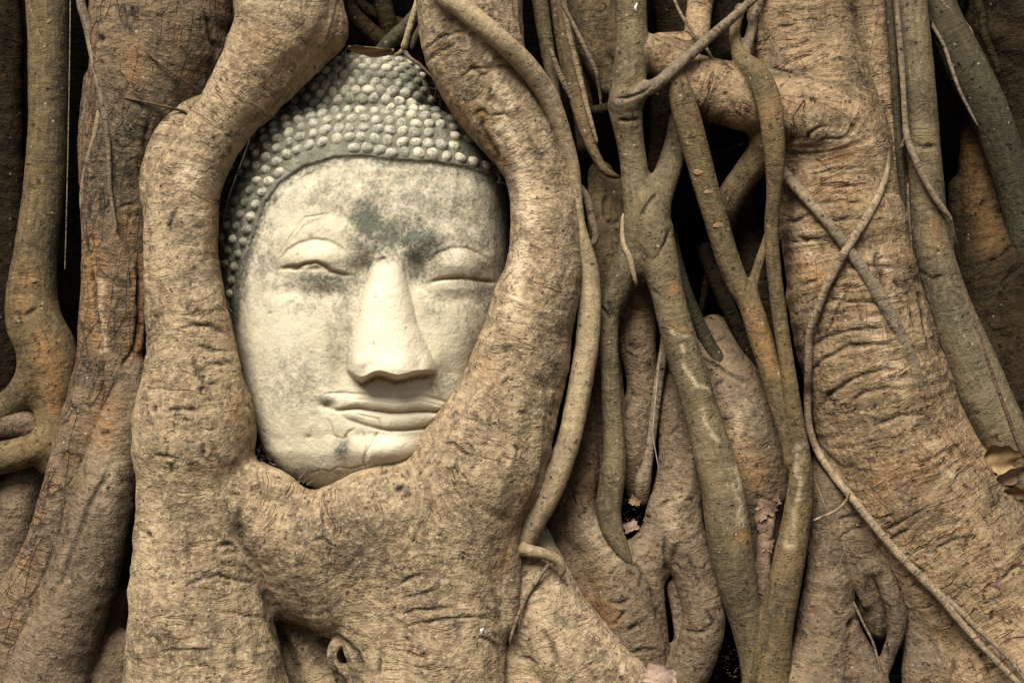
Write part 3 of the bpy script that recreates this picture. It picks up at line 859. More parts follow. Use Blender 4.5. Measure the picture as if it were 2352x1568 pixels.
tube('side_pole', 'dim root farther out beyond the left edge of the view', 'aerial root', M['dark'], [(-330,-600,420,80),(-330,0,380,85),(-340,700,340,90),(-380,1640,280,120)], seg=28, seed=84, step=12)

# vines on the fissured trunk
tube('creeping_root', 'grey brown rope like root creeping down the left edge of the fissured trunk', 'creeping root', M['twig'], drape([(178,-90,11),(185,0,11),(201,60,11),(216,130,11),(232,210,10),(243,280,8),(250,350,5.5),(252,420,5),(258,470,4.5),(268,530,3)], ['left'], 0.9, 6.0), seed=9)
tube('creeping_root', 'short mustard green rootlet hanging at the left flank of the fissured trunk', 'creeping root', M['vine'], drape([(232,228,4),(226,272,7),(216,320,6.5),(202,370,6.5),(191,425,6),(188,470,5),(195,520,3)], ['left'], 0.9, 6.0), seed=10)
tube('thin_rootlet', 'thin dark reddish rootlet running level across the fissured trunk', 'rootlet', M['reddish'], drape([(243,221,2.8),(290,226,3),(340,236,3),(400,250,3),(432,260,2.8),(444,278,2)], ['left', 'hold'], 0.9, 6.0), seg=8, seed=11)
tube('thin_rootlet', 'thin brown rootlet slanting down across the top of the fissured trunk', 'rootlet', M['reddish'], drape([(222,8,2.4),(262,45,2.6),(312,95,2.8),(360,140,2.8),(410,178,2.6),(465,214,2)], ['left'], 0.9, 6.0), seg=8, seed=12)
tube('thin_rootlet', 'fine reddish rootlet running down the crease beside the left arm of the clasping root', 'rootlet', M['reddish'], drape([(386,350,2),(362,385,2.4),(345,430,2.4),(335,490,2.4),(335,560,2.2),(342,620,1.6)], ['left', 'hold'], 0.9, 6.0), seg=8, seed=13)

# ------------------------------------------------------------------ tangle above the head
tube('dark_branch_root', 'dark shaded root slanting down to the right in the hollow above the head', 'aerial root', M['dark'], [(770,-60,200,20),(800,18,175,19),(840,62,160,18),(888,102,150,17),(925,135,150,15)], seg=18, seed=20)
tube('dark_branch_root', 'greenish shaded root slanting down to the left in the hollow above the head', 'aerial root', M['darkgreen'], [(1010,-40,120,20),(965,25,118,19),(930,65,118,18),(892,100,120,17),(865,130,130,15)], seg=18, seed=21)
tube('dark_branch_root', 'dark upright root standing in the back of the hollow above the head', 'aerial root', M['dark'], [(868,-80,230,22),(878,0,225,21),(892,55,220,21),(905,120,215,20)], seg=18, seed=22)
tube('dark_branch_root', 'dark level root crossing the back of the hollow above the head', 'aerial root', M['dark'], [(780,-20,250,13),(840,20,240,14),(880,42,238,14),(960,62,235,13)], seg=14, seed=23)
tube('dark_branch_root', 'narrow dark root hanging at the left rim of the hollow above the head', 'aerial root', M['dark'], [(766,-80,190,10),(772,0,185,9),(775,40,190,8),(790,90,200,6)], seg=12, seed=24)
r = empty('forked_rootlet', world_of((935, 60, 20)), 'thin tan rootlet splitting into two toes on the crown of the stone head', 'rootlet')
tube('stem', None, None, M['vine'], [(985,-90,10,8),(964,-10,14,8),(948,40,20,7.5),(934,90,30,8),(926,116,38,9)], r, seed=25)
tube('toe', None, None, M['vine'], [(928,112,38,8),(918,122,44,5),(904,126,52,3)], r, seed=26)
tube('toe', None, None, M['twig'], [(927,112,38,7),(940,132,36,5),(965,150,30,4),(990,175,22,2.5)], r, seed=27)
tube('pressed_root', 'dark narrow root pressed against the top inner side of the right clasping arm', 'aerial root', M['darkgreen'], [(1025,-60,0,14),(1000,5,2,11),(975,50,4,9),(955,85,6,8),(945,115,10,6)], seg=12, seed=28)

# pale vine over the right arm
r = empty('pale_vine', world_of((1300, 400, -30)), 'smooth pale yellowish vine sweeping over the right clasping arm and down its side', 'vine')
tube('stem', None, None, M['vine'], [(965,-130,-70,22),(1012,-22,-130,23),(1062,20,-148,24),(1130,75,-150,24),(1200,140,-118,25),(1255,215,-76,24),(1290,300,-50,20),(1314,380,-36,16),(1325,450,-28,12),(1331,505,-22,12),(1341,560,-16,17),(1352,620,-8,23),(1355,690,-6,26),(1350,780,-8,27),(1338,860,-14,27),(1323,940,-20,27),(1305,1015,-26,28),(1276,1095,-30,30),(1244,1160,-34,30),(1216,1222,-34,26),(1200,1262,-28,18)], r, seg=24, seed=30, wob=0.05, key='palevine')
tube('curled_tip', None, None, M['vine'], [(1190,1255,-45,20),(1215,1264,-50,15),(1250,1272,-52,13),(1278,1285,-50,12),(1290,1305,-45,10),(1288,1325,-35,7)], r, seed=31)
tube('tendril', None, None, M['twig'], [(1264,1290,-52,4.5),(1240,1325,-54,4.5),(1212,1365,-56,4.5),(1190,1415,-60,4.5),(1176,1455,-60,4),(1170,1480,-55,2)], r, seg=8, seed=32)
tube('thin_rootlet', 'short grey rootlet bending beside the pale vine near the middle', 'rootlet', M['twig'], [(1328,420,10,6),(1348,455,12,9),(1358,500,12,9),(1368,545,14,9),(1352,570,14,7)], seed=33)

# ------------------------------------------------------------------ roots between the pale vine and the lattice
tube('thin_rootlet', 'thin brown root hugging the outer edge of the ribbed root', 'rootlet', M['brownvine'], [(1284,-80,80,7),(1304,60,60,7),(1330,170,52,7),(1352,260,50,6),(1372,330,52,4)], seg=10, seed=120)
tube('thin_rootlet', 'slim grey root crossing from the pale vine to the bulging root', 'rootlet', M['twig'], [(1262,110,70,6),(1290,180,62,7),(1322,240,70,7),(1350,300,90,6),(1368,380,110,5)], seg=10, seed=121)
tube('narrow_root', 'narrow greenish upright root just right of the top of the pale vine', 'aerial root', M['green'], [(1232,-400,220,20),(1236,-60,130,19),(1246,40,122,18),(1260,130,112,16),(1272,200,100,13),(1284,260,90,9)], seg=18, seed=40, key='narrow')
tube('ribbed_root', 'ribbed brown root tapering to an orange forked tip in the dark gap', 'aerial root', M['olive'], [(1275,-60,90,18),(1296,80,84,22),(1318,180,78,23),(1338,270,72,19),(1355,325,70,14),(1372,365,70,11),(1390,392,72,10),(1405,402,80,8),(1425,408,95,4)], seg=20, seed=41, key='ribbed', paints=[('orange', [(1352,320),(1372,370),(1392,396),(1425,408)], 18, 0.9)], creases=[([(1300,60),(1312,150),(1335,240),(1352,310)], 3.5, 4)])
tube('thin_rootlet', 'thin grey rootlet hanging over the bulging root right of the narrow green root', 'rootlet', M['twig'], [(1280,-70,20,5),(1292,5,24,5),(1316,55,30,5),(1338,100,34,5.5),(1360,145,38,5.5),(1371,172,42,5),(1378,215,60,3.5),(1382,260,80,2)], seg=10, seed=42)
fused('bulging_root', 'mossy brown bulging root narrowing downward left of the lattice stem', 'tree root', M['olive'], [
 P('bulging_root', [(1362,-500,420,80),(1366,-150,250,88),(1370,0,185,82),(1380,80,165,70),(1392,150,160,48),(1405,210,170,28)], 20),
 P('bulging_root', [(1300,0,210,40),(1310,110,200,36),(1330,220,200,30),(1340,330,200,26)], 18),
 P('bulging_root', [(1412,40,140,40),(1415,130,132,34),(1405,200,135,24)], 14)], h=0.0036, lump=5, ring=1.4, key='bulge', seed=43, creases=[([(1400,120),(1412,160),(1408,200)], 4, 5)], paints=[('dark', [(1330,60),(1340,200),(1360,260)], 26, 0.6)])
fused('backing_root', 'dim brown root in the gap between the pale vine and the lattice stem', 'tree root', M['olive'], [P('backing_root', [(1380,400,190,30),(1385,480,160,38),(1395,560,150,40),(1390,640,150,36),(1375,720,150,30)], 20), P('backing_root', [(1415,430,170,26),(1420,520,160,30),(1425,600,160,26)], 16)], h=0.0036, lump=5, ring=1.2, key='gapback', seed=44, creases=[([(1398,440),(1388,470),(1390,510)], 4, 5), ([(1390,512),(1410,515),(1430,510)], 3, 4)], paints=[('dark', [(1370,380),(1400,420)], 30, 0.7)])

# ------------------------------------------------------------------ lattice of grown together aerial roots
latt = [
 P('stem', [(1450,-650,380,34),(1444,-280,170,36),(1447,-60,30,37),(1450,60,18,36),(1448,140,14,38),(1442,205,10,44),(1438,255,12,39),(1445,305,20,33),(1455,370,28,31),(1462,430,28,34),(1482,495,22,46),(1500,555,14,48),(1517,615,10,42),(1532,672,8,37),(1550,740,6,38),(1570,810,4,40),(1594,890,0,40),(1618,970,-4,41),(1640,1050,-6,45),(1660,1130,-6,49),(1672,1210,-4,50),(1684,1290,0,48),(1700,1370,8,42),(1718,1450,18,35),(1732,1530,28,31),(1745,1640,40,34)], 14),
 P('branch#fork', [(1492,500,20,42),(1512,450,34,34),(1530,405,52,30),(1546,360,75,29),(1560,310,100,29),(1568,250,125,28)], 26),
 P('branch#knee', [(1485,530,20,46),(1458,580,28,40),(1436,622,34,36),(1418,668,40,31),(1402,712,44,25),(1398,760,46,23),(1400,830,44,22),(1403,900,42,23),(1408,970,40,24),(1411,1040,38,26),(1406,1105,36,29),(1398,1165,34,29),(1406,1215,30,25),(1424,1252,26,19),(1442,1284,22,11),(1460,1308,26,4)], 26),
 P('branch#beam', [(1465,110,20,30),(1505,128,40,42),(1560,165,55,50),(1620,200,62,68),(1690,222,58,73),(1730,234,48,70),(1762,242,52,52)], 22),
 P('branch#beam', [(1520,110,60,34),(1590,95,90,30),(1605,30,120,30),(1612,-60,150,34),(1615,-300,260,36)], 26),
 P('branch#stub', [(1440,238,14,24),(1405,247,40,14),(1370,254,70,12),(1330,262,110,12)], 16),
 P('branch#slim', [(1435,225,-8,26),(1470,212,-16,19),(1510,192,-22,15.5),(1560,150,-16,13.5),(1620,95,-6,12),(1690,35,8,11),(1760,-30,30,10),(1900,-160,120,10)], 18),
 P('branch#green', [(1552,175,10,24),(1562,215,4,28),(1580,275,4,31),(1600,350,8,30),(1622,430,12,29),(1646,510,16,28),(1670,590,20,27),(1694,650,24,26),(1720,695,26,26),(1742,760,26,27),(1766,840,22,26),(1790,925,14,25),(1812,1000,4,24),(1825,1060,-4,24)], 10),
 P('branch#twin', [(1722,690,28,16),(1733,640,36,12),(1745,600,50,11),(1765,540,75,10),(1780,480,100,10)], 12),
 P('branch#straight', [(1700,20,70,12),(1688,80,50,13),(1704,135,22,20),(1733,165,-8,27),(1756,205,-32,29),(1770,260,-46,28),(1777,320,-44,26),(1780,385,-36,22),(1777,450,-24,17),(1772,520,-12,16.5),(1776,600,-14,16.5),(1786,690,-14,17),(1799,780,-14,17),(1813,870,-14,18),(1826,960,-14,20),(1837,1040,-14,24),(1840,1110,-12,29),(1830,1190,-10,33),(1814,1280,-8,36),(1796,1370,-4,38),(1780,1460,0,40),(1772,1550,4,44),(1768,1660,8,50)], 12),
 P('branch#strut', [(1765,320,62,40),(1748,355,80,36),(1718,395,95,33),(1688,437,108,32),(1668,475,122,31),(1655,520,150,28)], 30),
 P('branch#fine', [(1706,140,28,14),(1722,85,44,12),(1740,20,70,11),(1770,-60,110,11)], 10),
]
LP = {u: M['green'] for u in ('stem', 'branch#fork', 'branch#knee')}
LP.update({'branch#beam': M['ringed'], 'branch#slim': M['twig'], 'branch#green': M['olive'], 'branch#twin': M['olive'], 'branch#straight': M['olive'], 'branch#stub': M['dark'], 'branch#strut': M['olive'], 'branch#fine': M['twig']})
fused('lattice_root', 'lattice of grey green aerial roots grown together around black gaps, right of the pale vine', 'aerial root', M['green'], latt, h=0.0029, lump=2.6, ring=0.5, flute=1.4, key='latt', seed=50, mats=LP,
 creases=[([(1410,228),(1450,222),(1480,208),(1500,195)], 2.5, 3), ([(1416,276),(1445,278),(1472,272)], 3.5, 4), ([(1560,175),(1575,215),(1590,230)], 3, 3), ([(1470,500),(1490,465),(1510,440)], 3, 3), ([(1395,690),(1405,715),(1416,735)], 4, 5), ([(1378,700),(1395,720),(1412,738)], 3, 4), ([(1660,214),(1668,220)], 4, 3), ([(1500,600),(1530,560),(1540,520)], 3, 2.5)],
 paints=[('orange', [(1540,650),(1545,668)], 9, 0.7), ('orange', [(1540,745),(1580,760)], 4, 0.8), ('pale', [(1545,765),(1580,778)], 4, 0.8), ('pale', [(1560,790),(1572,840),(1600,885),(1630,910)], 3.5, 0.7), ('pale', [(1610,940),(1640,1010)], 5, 0.5),
  ('orange', [(1705,1235),(1728,1245)], 16, 0.8), ('pale', [(1690,1060),(1705,1200)], 10, 0.5), ('dark', [(1625,1240),(1660,1400),(1700,1520)], 18, 0.5), ('dark', [(1520,760),(1560,880),(1600,1010)], 12, 0.4),  # dark strokes paint the shade on the thick stem's left edge
  ('orange', [(1790,240),(1700,300),(1640,270)], 30, 0.35), ('green', [(1690,170),(1790,240),(1850,240)], 26, 0.5), ('green', [(1605,330),(1650,500),(1690,620)], 20, 0.35), ('orange', [(1725,720),(1745,770),(1775,850)], 24, 0.6), ('pale', [(1838,1020),(1835,1120),(1815,1250)], 9, 0.4)])
lr = bpy.data.objects['lattice_root']
def scar(parent, px, py, rx, ry, rot, keys):
    y = front(px, py, keys) - 0.8
    n1, n2 = 14, 8
    V = []
    for i in range(n2 + 1):
        for j in range(n1):
            a = 2 * np.pi * j / n1
            rr = i / n2
            wv = 1 + 0.12 * math.sin(3 * a + px)
            ex, ey = rx * rr * math.cos(a) * wv, ry * rr * math.sin(a) * wv
            X = px + ex * math.cos(rot) - ey * math.sin(rot); Yp = py + ex * math.sin(rot) + ey * math.cos(rot)
            fy = front(X, Yp, keys)
            fy = y if fy > 800 else fy
            V.append((X, Yp, fy - 1.6 * (1 - rr ** 4) + 2.0 * rr ** 6 + (0.9 if 0.15 < rr < 0.55 else 0)))
    V = world_of(np.array(V))
    i = np.arange(n2)[:, None]; j = np.arange(n1)[None]
    F = np.stack([i * n1 + j, i * n1 + (j + 1) % n1, (i + 1) * n1 + (j + 1) % n1, (i + 1) * n1 + j], -1).reshape(-1, 4)
    base = np.array(parent.location)
    return link('scar', make_mesh('scar', V, F, M['scar'], None, None, base), parent)
for a in ((1604, 396, 13, 7, 0.0), (1628, 441, 13, 5, -0.1), (1652, 517, 15, 7, -0.15)):
    scar(lr, *a, ['latt'])
pl = bpy.data.objects['aerial_root']
scar(pl, 70, 644, 15, 8, 0.0, ['pole']); scar(pl, 103, 50, 17, 8, -0.1, ['pole'])

# back roots at the top right of the lattice
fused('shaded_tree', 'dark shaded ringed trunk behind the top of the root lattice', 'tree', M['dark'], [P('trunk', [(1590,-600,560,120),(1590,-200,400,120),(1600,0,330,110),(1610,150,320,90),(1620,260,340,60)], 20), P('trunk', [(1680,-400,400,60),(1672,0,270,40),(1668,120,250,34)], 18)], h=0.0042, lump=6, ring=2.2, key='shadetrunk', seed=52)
tube('thin_rootlet', 'thin dark rootlet slanting behind the slim branch at the top of the lattice', 'rootlet', M['twig'], [(1530,-50,70,4),(1560,25,55,4),(1590,70,44,4.5),(1615,100,36,4.5),(1640,140,20,3)], seg=8, seed=53)

# ------------------------------------------------------------------ big ringed trunk on the right
right = [
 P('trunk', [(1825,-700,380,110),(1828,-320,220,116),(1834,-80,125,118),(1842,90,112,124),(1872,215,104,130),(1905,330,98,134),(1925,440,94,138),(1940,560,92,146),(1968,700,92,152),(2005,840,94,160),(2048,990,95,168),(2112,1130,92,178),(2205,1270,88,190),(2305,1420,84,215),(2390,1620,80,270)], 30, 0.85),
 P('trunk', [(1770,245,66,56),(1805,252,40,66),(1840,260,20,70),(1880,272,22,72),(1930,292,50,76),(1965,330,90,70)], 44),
 P('buttress', [(1965,-200,235,50),(1990,0,215,44),(2005,150,205,46),(2025,300,190,46),(2050,450,172,46),(2078,600,158,46),(2110,760,140,48),(2155,900,130,52),(2212,1030,120,62),(2290,1160,110,84),(2380,1300,100,110),(2460,1420,100,140)], 16),
 P('foot_root', [(1905,1060,90,40),(1900,1160,62,38),(1898,1250,52,40),(1905,1340,46,52),(1895,1430,40,62),(1880,1530,34,76),(1860,1650,30,100)], 16),
 P('foot_root', [(1920,1090,80,40),(1950,1180,60,42),(1975,1260,55,46),(2000,1330,70,50),(2030,1420,90,50)], 16),
 P('foot_root', [(1925,1420,30,34),(1960,1480,22,34),(1990,1550,16,42),(2010,1640,12,60)], 22),
 P('foot_root', [(2085,1330,70,50),(2110,1420,50,52),(2130,1500,34,60),(2150,1600,20,80)], 24),
 P('foot_root', [(2200,1440,10,50),(2230,1520,-4,60),(2260,1640,-20,70)], 24),
 P('loop_root', [(1990,1385,36,10),(1978,1350,30,12),(1985,1315,22,17),(2008,1302,15,20),(2032,1325,8,21),(2047,1365,2,22),(2060,1410,2,22),(2058,1455,6,20),(2042,1500,14,17),(2028,1540,22,15)], 10),
]
right_creases = [
 ([(1845,860),(1900,820),(1950,795),(2010,790),(2070,798)], 4, 5), ([(1870,950),(1900,910),(1960,868),(2030,848),(2080,850)], 5, 6), ([(1925,935),(1980,905),(2040,890),(2090,895)], 4, 4), ([(1850,805),(1900,775),(1960,758),(2030,752)], 3, 4), ([(1990,985),(2060,955),(2110,950),(2150,962)], 4, 4),
 ([(2013,575),(2018,610),(2026,640),(2030,665)], 7, 11), ([(2050,640),(2070,670)], 4, 5), ([(1955,285),(1962,310)], 4, 7), ([(1800,515),(1840,500),(1870,490)], 4, 4), ([(1830,545),(1860,555)], 5, 5),
 ([(1810,560),(1850,555),(1900,545)], 3.5, 4), ([(1765,155),(1790,160),(1830,170)], 5, 6), ([(1783,60),(1830,58)], 3, 3), ([(1870,330),(1900,320),(1950,318)], 3, 3), ([(1855,335),(1860,310),(1880,295),(1905,290)], 4, 5),
 ([(2060,1240),(2030,1220),(2080,1190),(2140,1160)], 4, 4), ([(2130,1270),(2190,1240),(2250,1230)], 4, 4), ([(2080,1290),(2120,1310),(2100,1340),(2130,1360)], 5, 5), ([(2290,1340),(2330,1300),(2352,1290)], 3, 4), ([(2280,1400),(2275,1430)], 4, 4),
 ([(2010,1260),(2050,1235),(2100,1210)], 3, 3.5), ([(1920,1195),(1950,1185),(1985,1183)], 3, 3), ([(1930,1230),(1960,1215),(1990,1212)], 2.5, 2.5),
 ([(1890,780),(1930,700),(1960,650)], 3, 2.5), ([(2100,640),(2115,690),(2125,760),(2140,820)], 5, 6), ([(2090,700),(2100,760)], 4, 4), ([(2030,1440),(2040,1510)], 6, 6), ([(1950,1425),(1965,1435)], 15, 16),
 ([(2190,1510),(2180,1560)], 5, 5), ([(2250,1500),(2275,1560)], 5, 5), ([(1830,660),(1860,650),(1885,640)], 5, 4), ([(1880,430),(1940,425),(2000,428)], 3, 3), ([(1870,470),(1930,462),(2000,470)], 3, 3), ([(1890,510),(1950,500),(2020,505)], 3, 3),
 ([(1930,620),(1990,610),(2060,615)], 3, 3), ([(1910,700),(1980,690),(2070,700)], 3, 3), ([(1870,400),(1930,388),(1990,386)], 3, 3),
]
right_paints = [
 ('pale', [(1880,290),(1940,320),(2000,330)], 26, 0.5), ('orange', [(1990,330),(1930,350)], 26, 0.6), ('orange', [(1905,440),(1960,460)], 30, 0.35), ('orange', [(1840,600),(1880,640)], 30, 0.6), ('pale', [(1840,545),(1870,590)], 16, 0.6),
 ('dark', [(1760,150),(1800,170),(1840,165)], 22, 0.65), ('dark', [(1800,420),(1830,470),(1810,560)], 34, 0.45), ('dark', [(1800,60),(1790,130)], 30, 0.3), ('green', [(1900,60),(1960,180)], 40, 0.4), ('green', [(2010,950),(2060,1000)], 50, 0.35), ('green', [(1950,790),(2000,830)], 36, 0.3),  # left dark strokes paint the shadow of the straight lattice root
 ('pale', [(2020,580),(2040,640),(2060,690)], 12, 0.5), ('pale', [(2000,740),(2060,860)], 30, 0.3), ('orange', [(2030,1100),(2080,1080)], 40, 0.4), ('dark', [(2080,1390),(2060,1480),(2100,1500)], 34, 0.55), ('dark', [(1860,860),(1880,940)], 22, 0.4), ('dark', [(2300,1150),(2352,1220)], 40, 0.35), ('dark', [(2110,1180),(2070,1130)], 30, 0.3),
 ('pale', [(2150,1025),(2200,1100)], 16, 0.3), ('dark', [(1825,600),(1850,700),(1845,820)], 24, 0.5),  # dark stroke carries that painted shadow on down the left side
]
fused('ringed_tree', 'great tan trunk on the right wrinkled with level rings and spreading at its foot', 'tree', M['ringed'], right, h=0.0029, lump=4.0, ring=2.4, flute=2.6, bands=4.0, paints=right_paints, creases=right_creases, key='right', seed=60, mats={'foot_root': M['brown'], 'loop_root': M['brown']})

# vines across the right trunk
vy = ['right', 'latt']
tube('diagonal_root', 'smooth grey root slanting down across the ringed trunk and crossing the long tan vine', 'creeping root', M['twig'], drape([(1786,375,14),(1800,398,15),(1850,452,13.5),(1900,510,13),(1940,562,13),(1985,625,15),(2020,685,17),(2052,742,17),(2080,800,16),(2105,860,15),(2125,915,12),(2143,955,7)], ['right'], 0.45), seg=16, seed=61)
r = empty('looping_vine', world_of((1900, 700, -40)), 'long thin tan vine bending across the ringed trunk and down to the lower right corner', 'vine')
tube('stem', None, None, M['brownvine'], drape([(2018,300,6),(2032,335,8),(2036,385,8.5),(2022,440,9.5),(1992,498,10.5),(1955,556,10.5),(1926,605,10.5),(1900,655,10),(1876,720,9),(1860,768,8.5),(1857,830,8.5),(1855,900,8.5),(1857,970,8.5),(1875,1030,9),(1910,1085,9),(1950,1135,9.5),(1990,1185,10),(2035,1240,10),(2080,1290,10.5),(2125,1335,11),(2160,1370,11),(2205,1425,9),(2255,1482,8),(2310,1540,8),(2370,1600,8)], ['right'], 0.8, 4), r, seg=14, seed=62)
tube('strand', None, None, M['twig'], drape([(2155,1362,6),(2190,1388,7),(2235,1432,6.5),(2280,1475,5.5),(2320,1515,5),(2370,1580,5)], ['right'], 1.0, 4), r, seg=10, seed=63)
tube('curling_tendril', 'short curved tan tendril hooked over the looping vine low on the ringed trunk', 'rootlet', M['vine'], [(1868,1195,-62,3),(1890,1186,-66,3.6),(1920,1172,-74,4),(1942,1152,-86,4),(1953,1128,-104,3.5)], seg=8, seed=64)
tube('dry_twig', 'bare grey twig leaning in the hollow at the foot of the ringed trunk', 'twig', M['twig'], [(1960,1380,0,3),(1980,1425,-6,3.2),(2005,1475,-10,3),(2020,1530,-14,2.4),(2025,1560,-14,1.5)], seg=8, seed=65)
tube('thin_rootlet', 'fine dark rootlet hanging beside the left edge of the foot of the ringed trunk', 'rootlet', M['twig'], [(1862,1080,20,2),(1880,1125,-5,2),(1898,1170,-20,2),(1910,1210,-14,1.5)], seg=6, seed=66)
tube('looped_thread', 'hair thin pale rootlet making a drop shaped loop in the gap right of the trunk', 'rootlet', M['twig'], [(1976,-60,140,1.4),(1984,60,130,1.5),(1990,140,130,1.5),(1994,200,130,1.4),(2012,250,130,1.4),(2026,285,130,1.4),(2024,318,130,1.4),(2006,332,130,1.4),(1994,325,130,1.2),(1990,240,132,1.2),(1991,160,134,1.2),(2008,80,136,1.2),(2024,-20,140,1.2)], seg=6, seed=67)

# narrow roots in the right gap, green root, dark root, far trunk
tube('cord_root', 'dark cord like root hanging straight down between the ringed trunk and the green root', 'aerial root', M['darkgreen'], [(2030,-400,240,9),(2040,-40,150,9),(2048,80,140,9.5),(2056,200,132,9.5),(2064,320,128,9),(2072,430,126,8),(2080,540,130,7),(2095,680,130,6)], seg=12, seed=70)
r = empty('splitting_rootlet', world_of((2080, 300, 70)), 'thin grey rootlet on the left flank of the green root, splitting near its ring', 'rootlet')
tube('stem', None, None, M['twig'], [(2056,-40,100,6),(2064,60,92,6.5),(2072,160,86,7),(2078,260,82,7),(2083,315,78,8),(2100,360,68,8),(2120,405,62,8),(2145,450,64,8),(2166,480,66,7),(2182,500,70,5),(2184,515,76,3)], r, seg=12, seed=71)
tube('toe', None, None, M['twig'], [(2083,312,78,6),(2072,335,90,5),(2066,345,98,3)], r, seg=8, seed=72)
fused('green_root', 'thick grey green root with a ring scar running down beside the ringed trunk', 'aerial root', M['green'], [
 P('green_root', [(2070,-650,420,40),(2076,-260,250,42),(2083,-40,170,42),(2098,100,140,40),(2112,230,124,39),(2122,340,120,38),(2130,440,118,40),(2137,540,116,44),(2152,610,112,46),(2176,690,104,49),(2202,760,98,53),(2230,830,90,57),(2268,925,80,60),(2312,1010,72,60),(2360,1090,66,64),(2420,1200,60,80)], 16),
 P('green_root', [(2160,520,118,28),(2178,545,124,18),(2192,560,140,10)], 24),
 P('green_root', [(2290,930,90,40),(2340,1000,90,46),(2400,1080,90,60)], 16)], h=0.0034, lump=2.8, ring=0.5, key='greenroot', seed=73, creases=[([(2095,336),(2125,340),(2155,337)], 3.5, 6), ([(2100,620),(2140,640),(2180,630)], 3, 2.5), ([(2215,1010),(2260,1060),(2290,1100)], 3, 3)],
 paints=[('dark', [(2075,0),(2085,300),(2095,540),(2130,700),(2200,900),(2260,1040)], 18, 0.6), ('green', [(2160,700),(2230,800),(2290,930)], 40, 0.7), ('orange', [(2140,520),(2160,560)], 18, 0.3)])  # long dark strip paints the ringed trunk's shade on the left edge
fused('dark_root', 'dark smooth root slanting out of the top right corner behind the green root', 'aerial root', M['darkgreen'], [P('dark_root', [(2100,-600,480,36),(2125,-250,330,38),(2148,-40,235,36),(2172,50,205,40),(2204,120,190,45),(2236,185,180,47),(2268,250,172,46),(2296,320,168,44),(2322,395,166,44),(2350,490,164,46),(2380,620,160,52),(2420,800,150,60)], 16)], h=0.0036, lump=2.6, ring=0.5, key='darkroot', seed=74)
tube('thin_rootlet', 'thin dark rootlet slanting from the green root over the dark root at top right', 'rootlet', M['twig'], drape([(2105,-60,4.5),(2112,0,4.5),(2140,55,4.5),(2168,105,4.5),(2185,155,4.5),(2205,210,4),(2228,255,3.5),(2246,290,2.5)], ['greenroot', 'darkroot'], 0.8), seg=8, seed=75)
tube('thin_rootlet', 'thin dark rootlet along the upper edge of the dark root at top right', 'rootlet', M['twig'], drape([(2145,-50,4.5),(2165,5,4.5),(2200,40,5),(2225,66,5),(2238,95,4)], ['greenroot', 'darkroot'], 0.8), seg=8, seed=76)
tube('gnarled_rootlet', 'dark crooked root hanging at the right of the dark root near the top right corner', 'aerial root', M['dark'], [(2228,-80,200,9),(2245,0,190,10),(2256,40,186,10),(2262,80,180,9),(2276,115,176,9),(2290,150,174,8),(2294,175,172,6)], seg=12, seed=77)
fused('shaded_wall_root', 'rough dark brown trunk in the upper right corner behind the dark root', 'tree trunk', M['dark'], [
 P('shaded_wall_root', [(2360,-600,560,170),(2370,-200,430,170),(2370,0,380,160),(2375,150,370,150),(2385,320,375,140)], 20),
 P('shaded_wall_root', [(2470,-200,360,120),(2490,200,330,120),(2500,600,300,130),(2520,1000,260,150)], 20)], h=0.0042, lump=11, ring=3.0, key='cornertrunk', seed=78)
fused('fluted_root', 'broad brown wrinkled root in shade between the green root and the right edge', 'tree root', M['dark'], [
 P('fluted_root', [(2250,230,330,36),(2256,360,280,50),(2262,470,255,62),(2275,560,240,76),(2300,660,225,110),(2330,780,215,140),(2360,900,205,160),(2400,1050,200,190)], 20),
 P('fluted_root', [(2200,430,270,22),(2208,560,250,28),(2230,680,230,34)], 20)], h=0.004, lump=7, ring=2.4, key='fluted', seed=79, creases=[([(2300,650),(2330,630),(2352,600)], 4, 5), ([(2260,600),(2300,590),(2340,560)], 4, 5)], paints=[('orange', [(2230,330),(2250,450),(2280,560)], 34, 0.25)])
tube('thin_rootlet', 'thin rootlet following the right side of the green root low down', 'rootlet', M['reddish'], drape([(2206,650,3.5),(2226,705,4.5),(2248,770,4.5),(2272,840,5),(2298,910,5),(2324,980,5),(2352,1050,4)], ['greenroot'], 0.9, 3.0), seg=8, seed=80)
tube('thin_rootlet', 'thin dark rootlet in the narrow dark gap left of the lower green root', 'rootlet', M['twig'], [(2085,420,110,3),(2090,520,110,3),(2100,620,112,3),(2128,720,112,3),(2158,850,100,3),(2195,960,84,3.5),(2225,1010,70,3.5),(2262,1060,50,3)], seg=8, seed=81)
tube('thin_rootlet', 'fine rootlet following the groove on the right of the ringed trunk', 'rootlet', M['twig'], drape([(2090,590,2.6),(2104,640,2.8),(2106,690,2.8),(2112,720,2.4)], ['right'], 0.6), seg=8, seed=82)
fused('dim_root', 'dim root beyond the right edge of the view', 'aerial root', M['dark'], [P('dim_root', [(2560,-600,320,60),(2580,0,230,70),(2600,700,200,80),(2680,1600,160,120)], 18)], h=0.005, lump=5, ring=1, key='beyond', seed=83)

